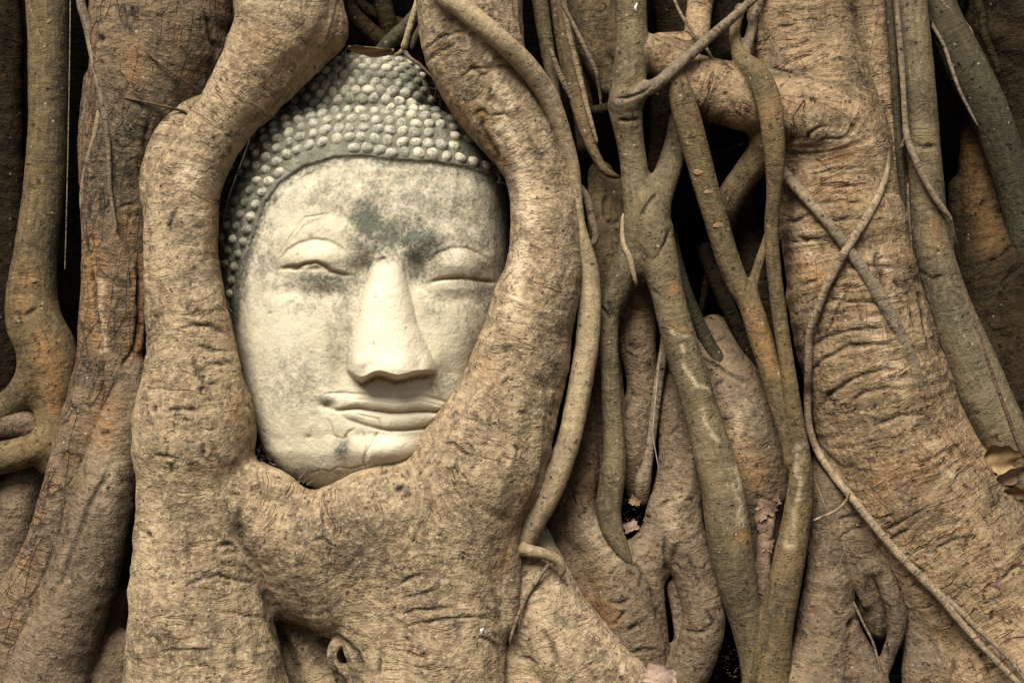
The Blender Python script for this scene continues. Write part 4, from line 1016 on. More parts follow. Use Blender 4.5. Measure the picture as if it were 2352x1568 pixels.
# ------------------------------------------------------------------ lower middle tangle
fused('swollen_root', 'brown swollen root pinched at its middle behind the lower lattice stems', 'tree root', M['brown'], [P('swollen_root', [(1455,560,150,30),(1458,650,140,38),(1460,720,128,43),(1463,790,120,45),(1472,850,116,37),(1474,900,112,35),(1464,950,106,38),(1458,1010,104,42),(1460,1070,108,38),(1466,1130,118,28)], 18)], h=0.0034, lump=3.8, ring=1.0, key='swollen', seed=90, creases=[([(1440,790),(1460,800),(1480,792)], 4, 4), ([(1445,810),(1455,822)], 5, 5), ([(1425,960),(1450,905),(1480,910)], 3, 3)], paints=[('orange', [(1445,690),(1470,720)], 22, 0.4)])
tube('slender_root', 'slender grey root hanging in front of the pinched brown root', 'aerial root', M['twig'], [(1530,740,90,8),(1524,800,86,10),(1516,855,84,11),(1507,925,80,11),(1496,1005,76,11),(1486,1065,72,13),(1477,1100,74,19),(1474,1130,84,18),(1476,1160,100,12)], seg=14, seed=91, key='slender')
tangle = [
 P('stem', [(1545,800,150,28),(1548,880,128,34),(1553,960,112,42),(1560,1030,98,48),(1563,1100,88,54),(1552,1170,78,62),(1530,1230,70,58),(1490,1280,64,52)], 20),
 P('leg#right', [(1550,1180,76,58),(1578,1250,62,50),(1598,1320,52,50),(1615,1380,46,49),(1617,1430,44,48),(1602,1490,44,48),(1572,1560,46,52),(1550,1650,50,60)], 18),
 P('leg#left', [(1352,880,150,22),(1350,980,130,24),(1345,1080,112,30),(1322,1150,98,48),(1340,1210,86,56),(1378,1260,78,58),(1412,1320,66,64),(1440,1390,56,68),(1458,1460,50,66),(1470,1540,50,60),(1480,1640,50,70)], 20),
 P('leg#left', [(1300,1150,110,36),(1290,1230,100,40),(1310,1300,84,44),(1350,1370,80,40)], 22),
 P('leg#left', [(1490,1275,60,44),(1480,1340,54,46),(1496,1410,56,36),(1505,1480,62,30)], 24),
 P('bridge', [(1545,1345,70,16),(1560,1455,66,13),(1548,1490,66,16),(1530,1500,70,16)], 8),
]
fused('knotted_root', 'dusty brown knotted root fanning into lumpy legs in the lower middle around a dark slot', 'tree root', M['brown'], tangle, h=0.0028, lump=6.0, ring=1.4, flute=4.0, bands=2.0, key='tangle', seed=92,
 creases=[([(1390,1380),(1420,1385),(1450,1372)], 5, 5), ([(1440,1450),(1455,1440),(1475,1430)], 6, 7), ([(1400,1440),(1420,1420),(1440,1400)], 4, 4), ([(1440,1290),(1460,1300),(1475,1320),(1470,1360)], 4, 4), ([(1530,1230),(1528,1290),(1534,1330)], 7, 8), ([(1500,1170),(1530,1150),(1560,1148)], 3, 3), ([(1570,1150),(1600,1140)], 3, 3), ([(1580,1270),(1600,1330),(1612,1370)], 4, 4), ([(1560,1445),(1600,1452),(1645,1440)], 4, 4), ([(1470,1180),(1500,1190)], 3, 3), ([(1550,1290),(1562,1310)], 4, 4), ([(1485,1330),(1500,1370),(1512,1430)], 3, 3), ([(1440,1500),(1480,1490),(1520,1498)], 3, 3), ([(1620,1400),(1640,1430),(1610,1445)], 4, 4)],
 paints=[('orange', [(1375,1080),(1350,1130)], 26, 0.4), ('dark', [(1280,1200),(1300,1270),(1340,1340)], 30, 0.5), ('orange', [(1340,1340),(1400,1420)], 30, 0.4), ('pale', [(1370,1220),(1420,1280)], 30, 0.3), ('pale', [(1540,1160),(1570,1240)], 26, 0.3), ('dark', [(1640,1430),(1630,1520)], 24, 0.4)])
fused('spreading_root', 'broad smooth tan root sweeping down to the right under the curled vine tip', 'tree root', M['tan'], [
 P('spreading_root', [(1190,1200,60,50),(1215,1280,42,72),(1232,1350,32,88),(1256,1420,24,98),(1300,1490,12,100),(1370,1560,2,100),(1450,1650,-5,110)], 22, 0.9),
 P('spreading_root', [(1205,1420,36,60),(1205,1500,34,66),(1215,1600,30,80)], 22), P('spreading_root', [(1330,1420,50,40),(1400,1500,40,42),(1480,1580,30,50)], 26)], h=0.0032, lump=3.5, ring=0.9, key='spread', seed=93, creases=[([(1240,1440),(1268,1480),(1285,1540)], 7, 6), ([(1185,1510),(1215,1512),(1240,1530)], 3, 3), ([(1210,1310),(1200,1330)], 3, 3)], paints=[('dark', [(1180,1320),(1185,1420)], 26, 0.4), ('dark', [(1300,1520),(1340,1490)], 30, 0.2), ('pale', [(1300,1340),(1380,1450),(1440,1530)], 22, 0.35)])
fused('rounded_root', 'tan rounded root hump between the thick lattice stem and the straight lattice root', 'tree root', M['brown'], [
 P('rounded_root', [(1640,760,220,40),(1660,830,180,56),(1690,900,148,78),(1712,970,128,88),(1722,1040,118,86),(1726,1110,115,74),(1735,1190,118,60),(1745,1290,125,54),(1755,1420,135,50),(1760,1560,140,60)], 22, 0.9),
 P('rounded_root', [(1602,800,150,26),(1640,835,138,22),(1680,868,130,18),(1720,885,120,14),(1750,900,110,10)], 14),
 P('rounded_root', [(1780,960,120,40),(1785,1040,112,44),(1778,1120,110,42)], 26)], h=0.0034, lump=4.5, ring=0.9, key='hump', seed=94, creases=[([(1612,826),(1650,845),(1700,872),(1740,888)], 3.5, 4), ([(1650,960),(1670,968),(1690,955)], 3, 3), ([(1635,900),(1650,880),(1670,870)], 3, 3), ([(1755,935),(1770,930),(1780,945)], 3, 3), ([(1735,1140),(1755,1150)], 8, 8)], paints=[('orange', [(1670,1000),(1710,1060),(1740,1100)], 40, 0.55), ('pale', [(1700,960),(1690,1010)], 30, 0.35), ('green', [(1740,930),(1770,1080)], 26, 0.5), ('dark', [(1730,1170),(1740,1260)], 36, 0.6)])
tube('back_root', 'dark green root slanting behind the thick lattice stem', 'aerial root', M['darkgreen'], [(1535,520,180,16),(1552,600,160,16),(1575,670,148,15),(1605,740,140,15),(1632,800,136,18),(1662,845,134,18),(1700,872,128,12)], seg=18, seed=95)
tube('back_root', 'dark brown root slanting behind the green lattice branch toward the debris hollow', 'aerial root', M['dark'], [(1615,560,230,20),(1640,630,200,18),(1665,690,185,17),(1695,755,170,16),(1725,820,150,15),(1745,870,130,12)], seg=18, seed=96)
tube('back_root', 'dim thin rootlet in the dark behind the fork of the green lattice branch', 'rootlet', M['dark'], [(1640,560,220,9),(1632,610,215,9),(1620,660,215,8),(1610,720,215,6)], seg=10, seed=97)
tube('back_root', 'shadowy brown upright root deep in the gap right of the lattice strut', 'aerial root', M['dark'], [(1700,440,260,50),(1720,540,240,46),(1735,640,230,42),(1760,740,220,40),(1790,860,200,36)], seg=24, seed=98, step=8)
tube('surface_rootlet', 'thin pale rootlet clinging to the lattice stem below its fork', 'rootlet', M['vine'], [(1432,490,22,5),(1430,530,16,6),(1434,562,2,7.5),(1446,590,-8,7),(1454,625,-8,6),(1462,655,2,4)], seg=10, seed=99)
tube('thin_rootlet', 'hair thin pale rootlet hanging in front of the slender root at lower middle', 'rootlet', M['web'], [(1518,800,66,1.2),(1510,870,62,1.2),(1502,960,56,1.2),(1500,1000,56,1.2),(1510,1060,60,1.2),(1516,1090,66,1)], seg=5, seed=100)
tube('thin_rootlet', 'orange hair thin rootlet hanging beside the foot of the pale vine', 'rootlet', M['reddish'], [(1320,1085,30,1.8),(1316,1120,40,1.8),(1324,1160,46,1.8),(1322,1180,50,1.4)], seg=6, seed=101)
tube('thin_rootlet', 'long hair thin pale rootlet lying along the right side of the thick lattice stem', 'rootlet', M['web'], [(1694,1070,20,1.1),(1706,1150,16,1.1),(1718,1210,14,1.1),(1730,1290,20,1)], seg=5, seed=102)

tube('back_root', 'slim dark root between the narrow green root and the ribbed root', 'aerial root', M['dark'], [(1262,-300,240,16),(1268,-20,180,15),(1282,120,170,14),(1300,260,165,13),(1318,400,165,12),(1340,520,165,10)], seg=14, seed=110)
tube('back_root', 'dim upright root just behind the left stem of the lattice', 'aerial root', M['dark'], [(1520,180,260,26),(1515,320,250,24),(1505,420,240,22),(1500,520,230,20)], seg=16, seed=111)
tube('back_root', 'thin dark root crossing the black gap under the lattice beam', 'rootlet', M['dark'], [(1590,330,190,8),(1640,350,195,8),(1690,340,190,7),(1740,320,170,6)], seg=10, seed=112)
tube('back_root', 'slim brown root behind the knee shaped lattice branch', 'aerial root', M['brown'], [(1370,740,140,16),(1372,850,130,15),(1380,960,126,15),(1384,1080,120,14),(1380,1180,110,14)], seg=14, seed=113)
tube('back_root', 'thin brown root slanting behind the pinched swollen root', 'rootlet', M['olive'], [(1428,760,130,7),(1420,840,128,8),(1428,930,124,8),(1424,1020,116,8),(1432,1110,108,7)], seg=10, seed=114)

# peeling dry stick
r = empty('peeling_stick', world_of((1760, 1280, 90)), 'dry reddish stick with peeling flaky bark wedged between two lattice roots', 'stick')
tube('core', None, None, M['peel'], [(1772,1150,66,14),(1766,1190,60,16),(1758,1240,58,18),(1752,1290,60,17),(1751,1340,64,16),(1757,1390,70,15),(1764,1440,78,14)], r, seg=20, seed=103, wob=0.2, ring=0.10)
def flake(parent, px, py, y, w, h, rot, seed, mat='peel', name='bark_flake'):
    n, m = 9, 7
    rng = np.random.RandomState(seed)
    V = []
    for i in range(n):
        for j in range(m):
            u, v = i / (n - 1) * 2 - 1, j / (m - 1) * 2 - 1
            e = 1 + 0.12 * math.sin(3 * u + seed) * abs(v) - 0.08 * (u * v) ** 2 + 0.16 * math.sin(7 * v + 2 * seed) * abs(u) ** 3 + 0.14 * math.sin(8 * u + 3 * seed) * abs(v) ** 3
            X, Z = u * w * e, v * h * e
            V.append((px + X * math.cos(rot) - Z * math.sin(rot), py + X * math.sin(rot) + Z * math.cos(rot), y + 0.28 * w * u * u + 0.1 * h * math.sin(3 * v + seed)))
    A = world_of(np.array(V)); Bk = A + np.array([0, 0.0014, 0])
    k = n * m
    i = np.arange(n - 1)[:, None]; j = np.arange(m - 1)[None]
    F = np.stack([i * m + j, (i + 1) * m + j, (i + 1) * m + j + 1, i * m + j + 1], -1).reshape(-1, 4)
    rim = [i * m for i in range(n)] + [(n - 1) * m + j for j in range(1, m)] + [i * m + m - 1 for i in range(n - 2, -1, -1)] + [j for j in range(m - 2, 0, -1)]
    E = np.array([(rim[q], rim[(q + 1) % len(rim)], rim[(q + 1) % len(rim)] + k, rim[q] + k) for q in range(len(rim))])
    base = np.array(parent.location) if parent else A.mean(0)
    o = link(name, make_mesh(name, np.vstack([A, Bk]), [F, F[:, ::-1] + k, E], M[mat], None, None, base), parent)
    if not parent: o.location = base
    return o
for q, a in enumerate([(1762,1162,40,24,16,0.35), (1748,1182,38,18,12,-0.6), (1752,1205,42,14,14,-0.3), (1762,1250,40,13,16,0.2), (1748,1300,44,13,14,-0.15), (1754,1352,48,13,13,0.25), (1780,1152,50,12,9,-0.5)]):
    flake(r, *a, 7 + q)

# ------------------------------------------------------------------ stone head
HY = np.array([112,118,125,135,150,170,200,230,245,256,270,290,315,360,400,450,520,600,690,740,800,880,960,1040,1090,1112,1130,1150.])
XL = np.array([835,812,794,766,737,709,687,671,668,640,612,592,574,558,543,524,509,505,514,528,540,558,580,607,652,705,740,765.])
XR = np.array([878,912,930,945,958,972,986,994,996,1018,1050,1076,1098,1130,1148,1160,1168,1171,1166,1155,1138,1112,1082,1030,960,890,860,835.])
def ip(y, k, v): return np.interp(y, k, v)
YFK = np.array([112,118,130,160,200,235,250,262,285,320,370,450,550,620,700,900,980,1040,1080,1110,1150.])
YFV = np.array([190,150,112,84,68,64,62,0,-20,-34,-48,-62,-62,-58,-60,-60,-56,-44,-22,12,60.])
CK = np.array([112,250,300,400,600,900,1000,1100,1150.]); CV = np.array([860,856,876,892,900,905,880,815,800.])
HL = [(526,790),(535,740),(548,670),(565,598),(590,525),(612,464),(645,419),(700,384),(770,363),(840,360),(900,369),(1000,374),(1080,388),(1125,408),(1150,450),(1164,520),(1172,640),(1176,740)]
def smooth_prof(y, k, v):
    s = 0
    for o, w in ((-8, .2), (-4, .2), (0, .2), (4, .2), (8, .2)):
        s = s + w * ip(y + o, k, v)
    return s
def face_sd(px, py):
    """signed distance to the hairline, positive on the face side"""
    poly = np.array(HL + [(1300, 1300), (400, 1300)], float)
    ins = np.zeros(len(px), bool)
    for i in range(len(poly)):
        a, b = poly[i], poly[(i + 1) % len(poly)]
        c = ((a[1] > py) != (b[1] > py))
        with np.errstate(divide='ignore', invalid='ignore'):
            xx = (b[0] - a[0]) * (py - a[1]) / (b[1] - a[1]) + a[0]
        ins ^= c & (px < xx)
    d, _ = poly_dist(px, py, HL)
    return np.where(ins, d, -d)
def E(px, py, cx, cy, rx, ry, p=1.0): return np.exp(-(((px - cx) / rx) ** 2 + ((py - cy) / ry) ** 2) ** p)
def G(px, py, pts, w, fade=0.12):
    d, f = poly_dist(px, py, pts)
    return np.exp(-(d / w) ** 2) * np.clip(np.minimum(f, 1 - f) / fade + 0.25, 0, 1)
NK = np.array([540,560,603,622,674,742,802,850,880.]); NCV = np.array([908,908,894,888,886,888,893,900,902.]); NW = np.array([28,30,36,42,56,70,92,105,103.]); NH = np.array([0,3,12,20,34,48,62,74,78.])
NBX = [790,798,815,832,846,865,888,910,932,955,980,1004,1014]; NBY = [845,852,868,877,868,858,863,871,866,859,857,855,846]
TLX = [730,783,809,850,907,963,1004,1040]; TLY = [908,905,907,909,917,910,920,930]
MLX = [740,775,828,892,940,982,1010,1040]; MLY = [932,941,938,948,947,944,947,944]
LLX = [740,775,800,840,888,940,982,1010,1040]; LLY = [934,946,962,975,985,984,978,965,946]
EYE_L = [(644,618),(664,613),(684,613),(704,606),(727,603),(746,611),(760,623),(785,630),(806,634)]
EYE_R = [(987,649),(1003,643),(1022,640),(1060,638),(1085,641),(1105,645),(1140,649)]
LID_L = [(646,592),(662,574),(690,558),(719,551),(750,553),(775,564),(795,582)]
LID_R = [(990,598),(1005,582),(1038,570),(1070,570),(1098,582),(1125,600)]
def nose_mask(px, py):
    nc, nw = ip(py, NK, NCV), ip(py, NK, NW)
    t = (px - nc) / nw
    prof = np.clip(1 - np.abs(t) ** np.where(t < 0, 3.2, 2.2), 0, 1) ** 0.85
    yb = sum(ip(px + o, NBX, NBY) for o in (-9, -4, 0, 4, 9)) / 5
    return prof * (1 - sm(-9.0, 7.0, py - yb)) * sm(545, 590, py)
def relief(px, py):
    sd = face_sd(px, py)
    face = sm(-4, 6, sd)
    d = 9 * (1 - sm(-8, 4, sd)) + 3.0 * np.exp(-((sd - 12) / 5) ** 2) * (px < 720) * face
    f = 0
    f = f + ip(py, NK, NH) * nose_mask(px, py)
    f = f + 9 * E(px, py, 822, 836, 20, 24) + 8 * E(px, py, 985, 834, 18, 22)
    f = f - 5 * E(px, py, 850, 842, 9, 16) - 4 * E(px, py, 962, 842, 9, 16)
    f = f + 8 * E(px, py, 908, 840, 32, 24)
    f = f - 7 * E(px, py, 905, 886, 70, 10)
    for pts in ([(858,592),(815,548),(740,524),(660,540),(605,600)], [(932,590),(975,552),(1045,536),(1105,556),(1145,600)]):
        f = f + 7 * G(px, py, pts, 24)
    f = f - 20 * E(px, py, 838, 622, 28, 42) - 18 * E(px, py, 962, 632, 25, 42)
    f = f + 26 * E(px, py, 722, 594, 76, 36, 1.15) + 24 * E(px, py, 1058, 606, 68, 36, 1.15)
    f = f - 5 * G(px, py, LID_L, 4.5) - 4.5 * G(px, py, LID_R, 4.5)
    f = f - 8.5 * G(px, py, EYE_L, 4.6) - 8.5 * G(px, py, EYE_R, 4.4)
    f = f - 7 * E(px, py, 727, 615, 22, 7) - 9 * E(px, py, 680, 618, 14, 4)
    f = f + 7 * E(px, py, 725, 644, 76, 14) + 6 * E(px, py, 1062, 660, 64, 14)
    f = f - 5 * E(px, py, 728, 676, 80, 16) - 4 * E(px, py, 1062, 690, 60, 16)
    f = f - 5 * G(px, py, [(860,603),(872,596),(886,592)], 4)
    f = f + 20 * E(px, py, 665, 790, 105, 125) + 15 * E(px, py, 1058, 770, 55, 100)
    f = f - 11 * E(px, py, 785, 850, 26, 62) - 7 * E(px, py, 1024, 862, 20, 36)
    # lips
    tl, ml, ll = ip(px, TLX, TLY), ip(px, MLX, MLY), ip(px, LLX, LLY)
    endf = sm(735, 815, px) * (1 - sm(1015, 1042, px))
    t = np.clip((py - tl) / np.maximum(ml - tl, 1), 0, 1)
    f = f + 9 * np.sin(np.pi * t ** 0.85) ** 0.75 * endf
    t2 = np.clip((py - ml) / np.maximum(ll - ml, 1), 0, 1)
    f = f + 11 * np.sin(np.pi * t2 ** 0.9) ** 0.6 * sm(768, 830, px) * (1 - sm(1008, 1035, px))
    f = f - 8 * np.exp(-((py - ml - 1.6 * np.sin(px / 11)) / 4.8) ** 2) * sm(742, 775, px) * (1 - sm(1020, 1045, px))
    f = f - 6 * np.exp(-((py - ll - 3 - np.sin(px / 13)) / 4) ** 2) * sm(830, 890, px) * (1 - sm(1000, 1020, px))
    f = f - 3.5 * np.exp(-((py - tl + 3) / 3) ** 2) * sm(735, 760, px) * (1 - sm(1020, 1040, px))
    f = f - 3.0 * np.exp(-((py - tl - 9) / 2.6) ** 2) * sm(790, 830, px) * (1 - sm(1010, 1035, px))
    f = f - 13 * E(px, py, 753, 930, 17, 9) - 10 * E(px, py, 1034, 938, 16, 12)
    f = f + 2.5 * G(px, py, [(722,914),(745,904),(775,908)], 9)
    f = f - 4 * E(px, py, 905, 898, 16, 12)
    f = f + 30 * E(px, py, 885, 1040, 92, 46) - 6 * E(px, py, 880, 1000, 90, 12)
    # plaster patches and cracks
    pat = sm(0, 3, (px - ip(py, [985,1000,1030,1060,1090], [862,866,850,842,830]))) * sm(985, 992, py) * (1 - sm(1050, 1062, py + 0.15 * (px - 880)))
    f = f + 3.5 * pat
    for cr in ([(752,962),(762,978),(768,1000),(790,1008),(800,992),(815,985)], [(832,990),(842,1012),(840,1040),(852,1022),(862,1000),(874,986)], [(706,1090),(735,1078),(758,1084),(775,1072),(810,1076),(850,1062)], [(840,1040),(835,1060),(842,1075)], [(640,585),(700,500),(760,490)], [(783,905),(800,915),(815,908)], [(820,950),(870,962),(876,980)]):
        f = f - 2.6 * G(px, py, cr, 2.6)
    f = f - 4 * E(px, py, 710, 1003, 8, 5) - 3 * E(px, py, 620, 720, 7, 4) - 3 * E(px, py, 713, 545, 8, 8)
    pts = np.stack([px / 26, py / 26, 0 * px], 1)
    er = 1.2 * fbm(pts, 3, 77) + 0.22 * fbm(pts * 4.1, 2, 80) + 1.6 * np.minimum(fbm(pts * 0.9 + 9, 3, 78) + 0.25, 0)
    return d + f * face + er + 2.2 * fbm(pts * 1.3 + 4, 3, 79) * (1 - face)
def base_y(px, py):
    xl, xr, c, yf = smooth_prof(py, HY, XL), smooth_prof(py, HY, XR), ip(py, CK, CV), smooth_prof(py, YFK, YFV)
    w = np.where(px < c, c - xl, xr - c)
    u = np.clip(np.abs(px - c) / w, 0, 0.9999)
    th = np.arcsin(u ** (1 / 0.91))
    return yf + 0.72 * (xr - xl) * 0.5 * (1 - np.cos(th) ** 0.91), u

def stone_head():
    rows = np.concatenate([np.arange(112, 140, 1.5), np.arange(140, 1150, 2.0)])
    th = np.concatenate([np.linspace(-100, 100, 470), np.linspace(104, 256, 36)])
    th = np.radians(th)
    nr, nc = len(rows), len(th)
    PY, TH = np.meshgrid(rows, th, indexing='ij')
    py, t = PY.ravel(), TH.ravel()
    xl, xr, c, yf = smooth_prof(py, HY, XL), smooth_prof(py, HY, XR), ip(py, CK, CV), smooth_prof(py, YFK, YFV)
    s = np.sin(t)
    w = np.where(s < 0, c - xl, xr - c)
    px = c + np.sign(s) * np.abs(s) ** 0.91 * w
    Dd = 0.72 * (xr - xl) * 0.5
    co = np.cos(t)
    y = yf + Dd * (1 - np.sign(co) * np.abs(co) ** 0.91 * np.where(co > 0, 1, 0.6))
    fr = np.clip(co * 3, 0, 1)
    rl = relief(px, py)
    V0 = np.c_[px, py, y - rl * fr]
    V = world_of(V0)
    i = np.arange(nr - 1)[:, None]; j = np.arange(nc)[None]
    F = np.stack([i * nc + j, i * nc + (j + 1) % nc, (i + 1) * nc + (j + 1) % nc, (i + 1) * nc + j], -1).reshape(-1, 4)
    F = F[:, ::-1]
    N = vnormals(V, F)
    if (N[:, 1] * (co > 0.5)).sum() > 0:
        F = F[:, ::-1]; N = -N
    sd = face_sd(px, py)
    nm = nose_mask(px, py)
    e = lambda *a: E(px, py, *a)
    green = np.maximum.reduce([1.05 * e(965,565,58,56), 0.85 * e(842,510,46,70), 0.70 * e(905,540,100,70), 0.62 * e(842,605,22,48), 0.66 * e(966,612,28,52), 0.48 * e(1142,520,34,150), 0.34 * e(1080,470,90,60), 0.40 * e(1000,460,150,80), 0.34 * e(860,440,80,50), 0.40 * e(1120,600,30,50), 0.30 * e(700,700,60,30),
        0.80 * e(740,640,84,14), 0.52 * e(755,668,76,28), 0.5 * e(812,640,30,60), 0.50 * e(1115,560,44,34), 0.40 * e(640,650,50,24), 0.36 * e(600,600,30,60), 0.5 * e(558,650,16,80), 0.36 * e(800,760,16,110), 0.72 * e(787,1032,18,30), 0.40 * e(1015,880,36,34), 0.42 * e(950,398,190,16), 0.34 * e(800,680,30,50), 0.32 * e(1000,700,40,40), 0.3 * e(900,430,60,40),
        0.55 * np.exp(-(sd / 24) ** 2) * (px > 690), 0.6 * np.exp(-((sd - 4) / 12) ** 2) * (px <= 690), 0.35 * e(680,1075,60,14)])
    green = np.maximum(green * 1.32, np.maximum.reduce([0.42 * e(1105,690,66,190), 0.46 * e(1090,490,80,160), 0.38 * e(760,450,130,70), 0.34 * e(615,560,44,180), 0.32 * e(830,1085,140,34), 0.30 * e(680,880,120,120), 0.40 * e(780,760,40,110)]))
    green = green * (1 - 0.85 * nm * sm(590, 625, py))
    hairm = sd < 0
    green = np.where(hairm, 0.25 * np.exp(-((py - 246) / 7) ** 2) + 0.62 + 0.3 * sm(640, 560, px) + 0.3 * sm(1040, 1120, px) - 0.22 * e(840,300,200,60), green)  # narrow line at the topknot base paints crease shading into the stain
    ml, ll = ip(px, MLX, MLY), ip(px, LLX, LLY)
    dirt_shade = np.maximum.reduce([0.75 * G(px, py, EYE_L, 4), 0.7 * G(px, py, EYE_R, 3.6), 0.5 * e(727,614,18,6), 0.55 * np.exp(-((py - ml) / 3.6) ** 2) * sm(742, 775, px) * (1 - sm(1020, 1045, px)) * (sd > 0), 0.45 * np.exp(-((py - ll - 3) / 4) ** 2) * sm(850, 890, px) * (1 - sm(1000, 1020, px)) * (sd > 0),
        0.7 * e(752,930,14,9), 0.85 * np.exp(-((py - ip(px, NBX, NBY) - 8) / 7) ** 2) * sm(800, 830, px) * (1 - sm(985, 1008, px)) * (sd > 0), 0.35 * G(px, py, LID_L, 3), 0.3 * G(px, py, LID_R, 3), 0.7 * G(px, py, [(862,602),(874,596),(886,592)], 3.5), 0.5 * e(710,1003,7,5), 0.5 * e(713,545,6,7), 0.35 * e(752,1082,50,6), 0.6 * e(834,840,9,6) * 1.0, 0.5 * e(858,790,4,9), 0.4 * e(621,720,6,3)])  # band under the nose: a little brown dirt, mostly painted shadow
    for cr in ([(752,962),(762,978),(768,1000),(790,1008),(800,992),(815,985)], [(832,990),(842,1012),(840,1040),(852,1022),(862,1000),(874,986)], [(706,1090),(735,1078),(758,1084),(775,1072),(810,1076),(850,1062)], [(840,1040),(835,1060),(842,1075)], [(640,585),(665,555),(700,515),(760,490)], [(820,950),(870,962),(876,980)]):
        dirt_shade = np.maximum(dirt_shade, 0.42 * G(px, py, cr, 2.2))
    clean = np.maximum.reduce([nm, 0.9 * e(925,1030,75,36), 0.55 * e(850,968,60,14)])
    at = dict(green=np.clip(green, 0, 1), dirt_shade=np.clip(dirt_shade, 0, 1), clean=np.clip(clean, 0, 1))
    # parts
    tl = ip(px, TLX, TLY)
    part = np.zeros(len(px), int)
    part[hairm] = 1
    part[hairm & (py < 252)] = 2
    fm = (sd > 0) & (co > 0)
    part[fm & (nm > 0.25)] = 3
    part[fm & (py > tl) & (py <= ml) & (px > 745) & (px < 1040)] = 4
    part[fm & (py > ml) & (py <= ll) & (px > 790) & (px < 1030)] = 5
    part[fm & (((px - 722) / 88) ** 2 + ((py - 598) / 44) ** 2 < 1)] = 6
    part[fm & (((px - 1062) / 84) ** 2 + ((py - 614) / 46) ** 2 < 1)] = 7
    nam = ['face', 'hair_cap', 'topknot', 'nose', 'upper_lip', 'lower_lip', 'eye', 'eye']
    base = world_of(np.array([840, 1150, 60.0]))
    root = empty('stone_head', base, 'weathered cream stone head with closed eyes and beaded hair held among the roots', 'sculpture')
    fp = part[F[:, 0]]
    objs = {}
    for k, nme in enumerate(nam):
        f = F[fp == k]
        used, inv = np.unique(f, return_inverse=True)
        FF = [inv.reshape(f.shape)]
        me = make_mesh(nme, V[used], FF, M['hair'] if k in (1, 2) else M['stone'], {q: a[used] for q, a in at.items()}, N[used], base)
        o = link(nme, me, root)
        objs[k] = o
    # curls
    rng = random.Random(4)
    spots = []
    hl = resample([(a, b, 0, 1) for a, b in HL], 3.0)[:, :2]
    for rowi, (dist, rad) in enumerate([(17, 14.9), (41, 14.8), (64, 14.5), (85, 14.2), (103, 14.2), (118, 13.0), (131, 11.8), (143, 10.5)]):
        T = np.gradient(hl, axis=0); T /= np.linalg.norm(T, axis=1)[:, None]
        off = hl + np.c_[T[:, 1], -T[:, 0]] * dist
        acc = rng.uniform(0, 30)
        for q in range(1, len(off)):
            acc += np.hypot(*(off[q] - off[q - 1]))
            if acc > rad * 1.92:
                acc = 0
                x, yy = off[q] + np.array([rng.uniform(-1.6, 1.6), rng.uniform(-1.6, 1.6)])
                spots.append((x, yy, rad, rowi))
    for rowi, (yc, rad) in enumerate([(227, 15.4), (208, 15.0), (190, 14.4), (173, 13.6), (158, 12.8), (145, 11.8), (134, 10.6)]):
        x = 640 + (rowi % 2) * 14
        while x < 1010:
            spots.append((x + rng.uniform(-2, 2), yc + 0.0010 * (x - 835) ** 2 + rng.uniform(-2, 2), rad, 10 + rowi))
            x += 27.5
    good = []
    for (x, yy, rad, rw) in spots:
        if yy < 118 or yy > 720: continue
        a = np.array([x]); b = np.array([yy])
        l, r_ = float(smooth_prof(b, HY, XL)[0]), float(smooth_prof(b, HY, XR)[0])
        if x < l + 5 or x > r_ - 4: continue
        if rw >= 10 and yy > 243: continue
        if rw < 10 and yy < 246: continue
        if face_sd(a, b)[0] > -rad * 0.7: continue
        if rw == 0 and 664 < x < 785: continue
        if rng.random() < (0.025 if x < 960 else 0.16): continue
        rad = rad * rng.uniform(1.0, 1.14)
        if any((x - g[0]) ** 2 + (1.25 * (yy - g[1])) ** 2 < (0.56 * (rad + g[2])) ** 2 for g in good): continue
        yb, u = base_y(a, b)
        good.append((x, yy, rad * (1.0 - 0.25 * max(0, u[0] - 0.75) / 0.25), float(yb[0] - relief(a, b)[0]), float(u[0]), rw))
    protos = []
    CU = 0.008
    for v in range(5):
        nu, nv = 16, 10
        uu, vv = np.meshgrid(np.linspace(0, 2 * np.pi, nu, endpoint=False), np.linspace(0.02, np.pi - 0.02, nv), indexing='ij')
        D = np.stack([np.cos(uu) * np.sin(vv), np.cos(vv), np.sin(uu) * np.sin(vv)], -1).reshape(-1, 3)
        rr = 1 + 0.13 * fbm(D * 1.5 + v * 5.1, 2, 90 + v)
        Vv = D * rr[:, None] * np.array([1.04, 0.95, 0.86])
        i = np.arange(nu)[:, None]; j = np.arange(nv - 1)[None]
        Fv = np.stack([i * nv + j, ((i + 1) % nu) * nv + j, ((i + 1) % nu) * nv + j + 1, i * nv + j + 1], -1).reshape(-1, 4)
        Nq = vnormals(Vv, Fv)
        if (Nq * Vv).sum() < 0: Fv = Fv[:, ::-1]
        protos.append((Vv, Fv))
    meshes = {}
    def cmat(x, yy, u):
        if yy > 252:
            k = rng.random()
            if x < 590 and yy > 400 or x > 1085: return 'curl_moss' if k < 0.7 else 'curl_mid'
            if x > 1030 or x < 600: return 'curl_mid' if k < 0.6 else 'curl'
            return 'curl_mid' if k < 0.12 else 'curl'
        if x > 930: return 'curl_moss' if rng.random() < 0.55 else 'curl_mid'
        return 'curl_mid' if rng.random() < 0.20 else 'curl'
    good.sort(key=lambda g: -(g[2] * math.sqrt(max(0.02, 1 - g[4] ** 2))))
    rest = {1: [], 2: []}
    cnt = {1: 0, 2: 0}
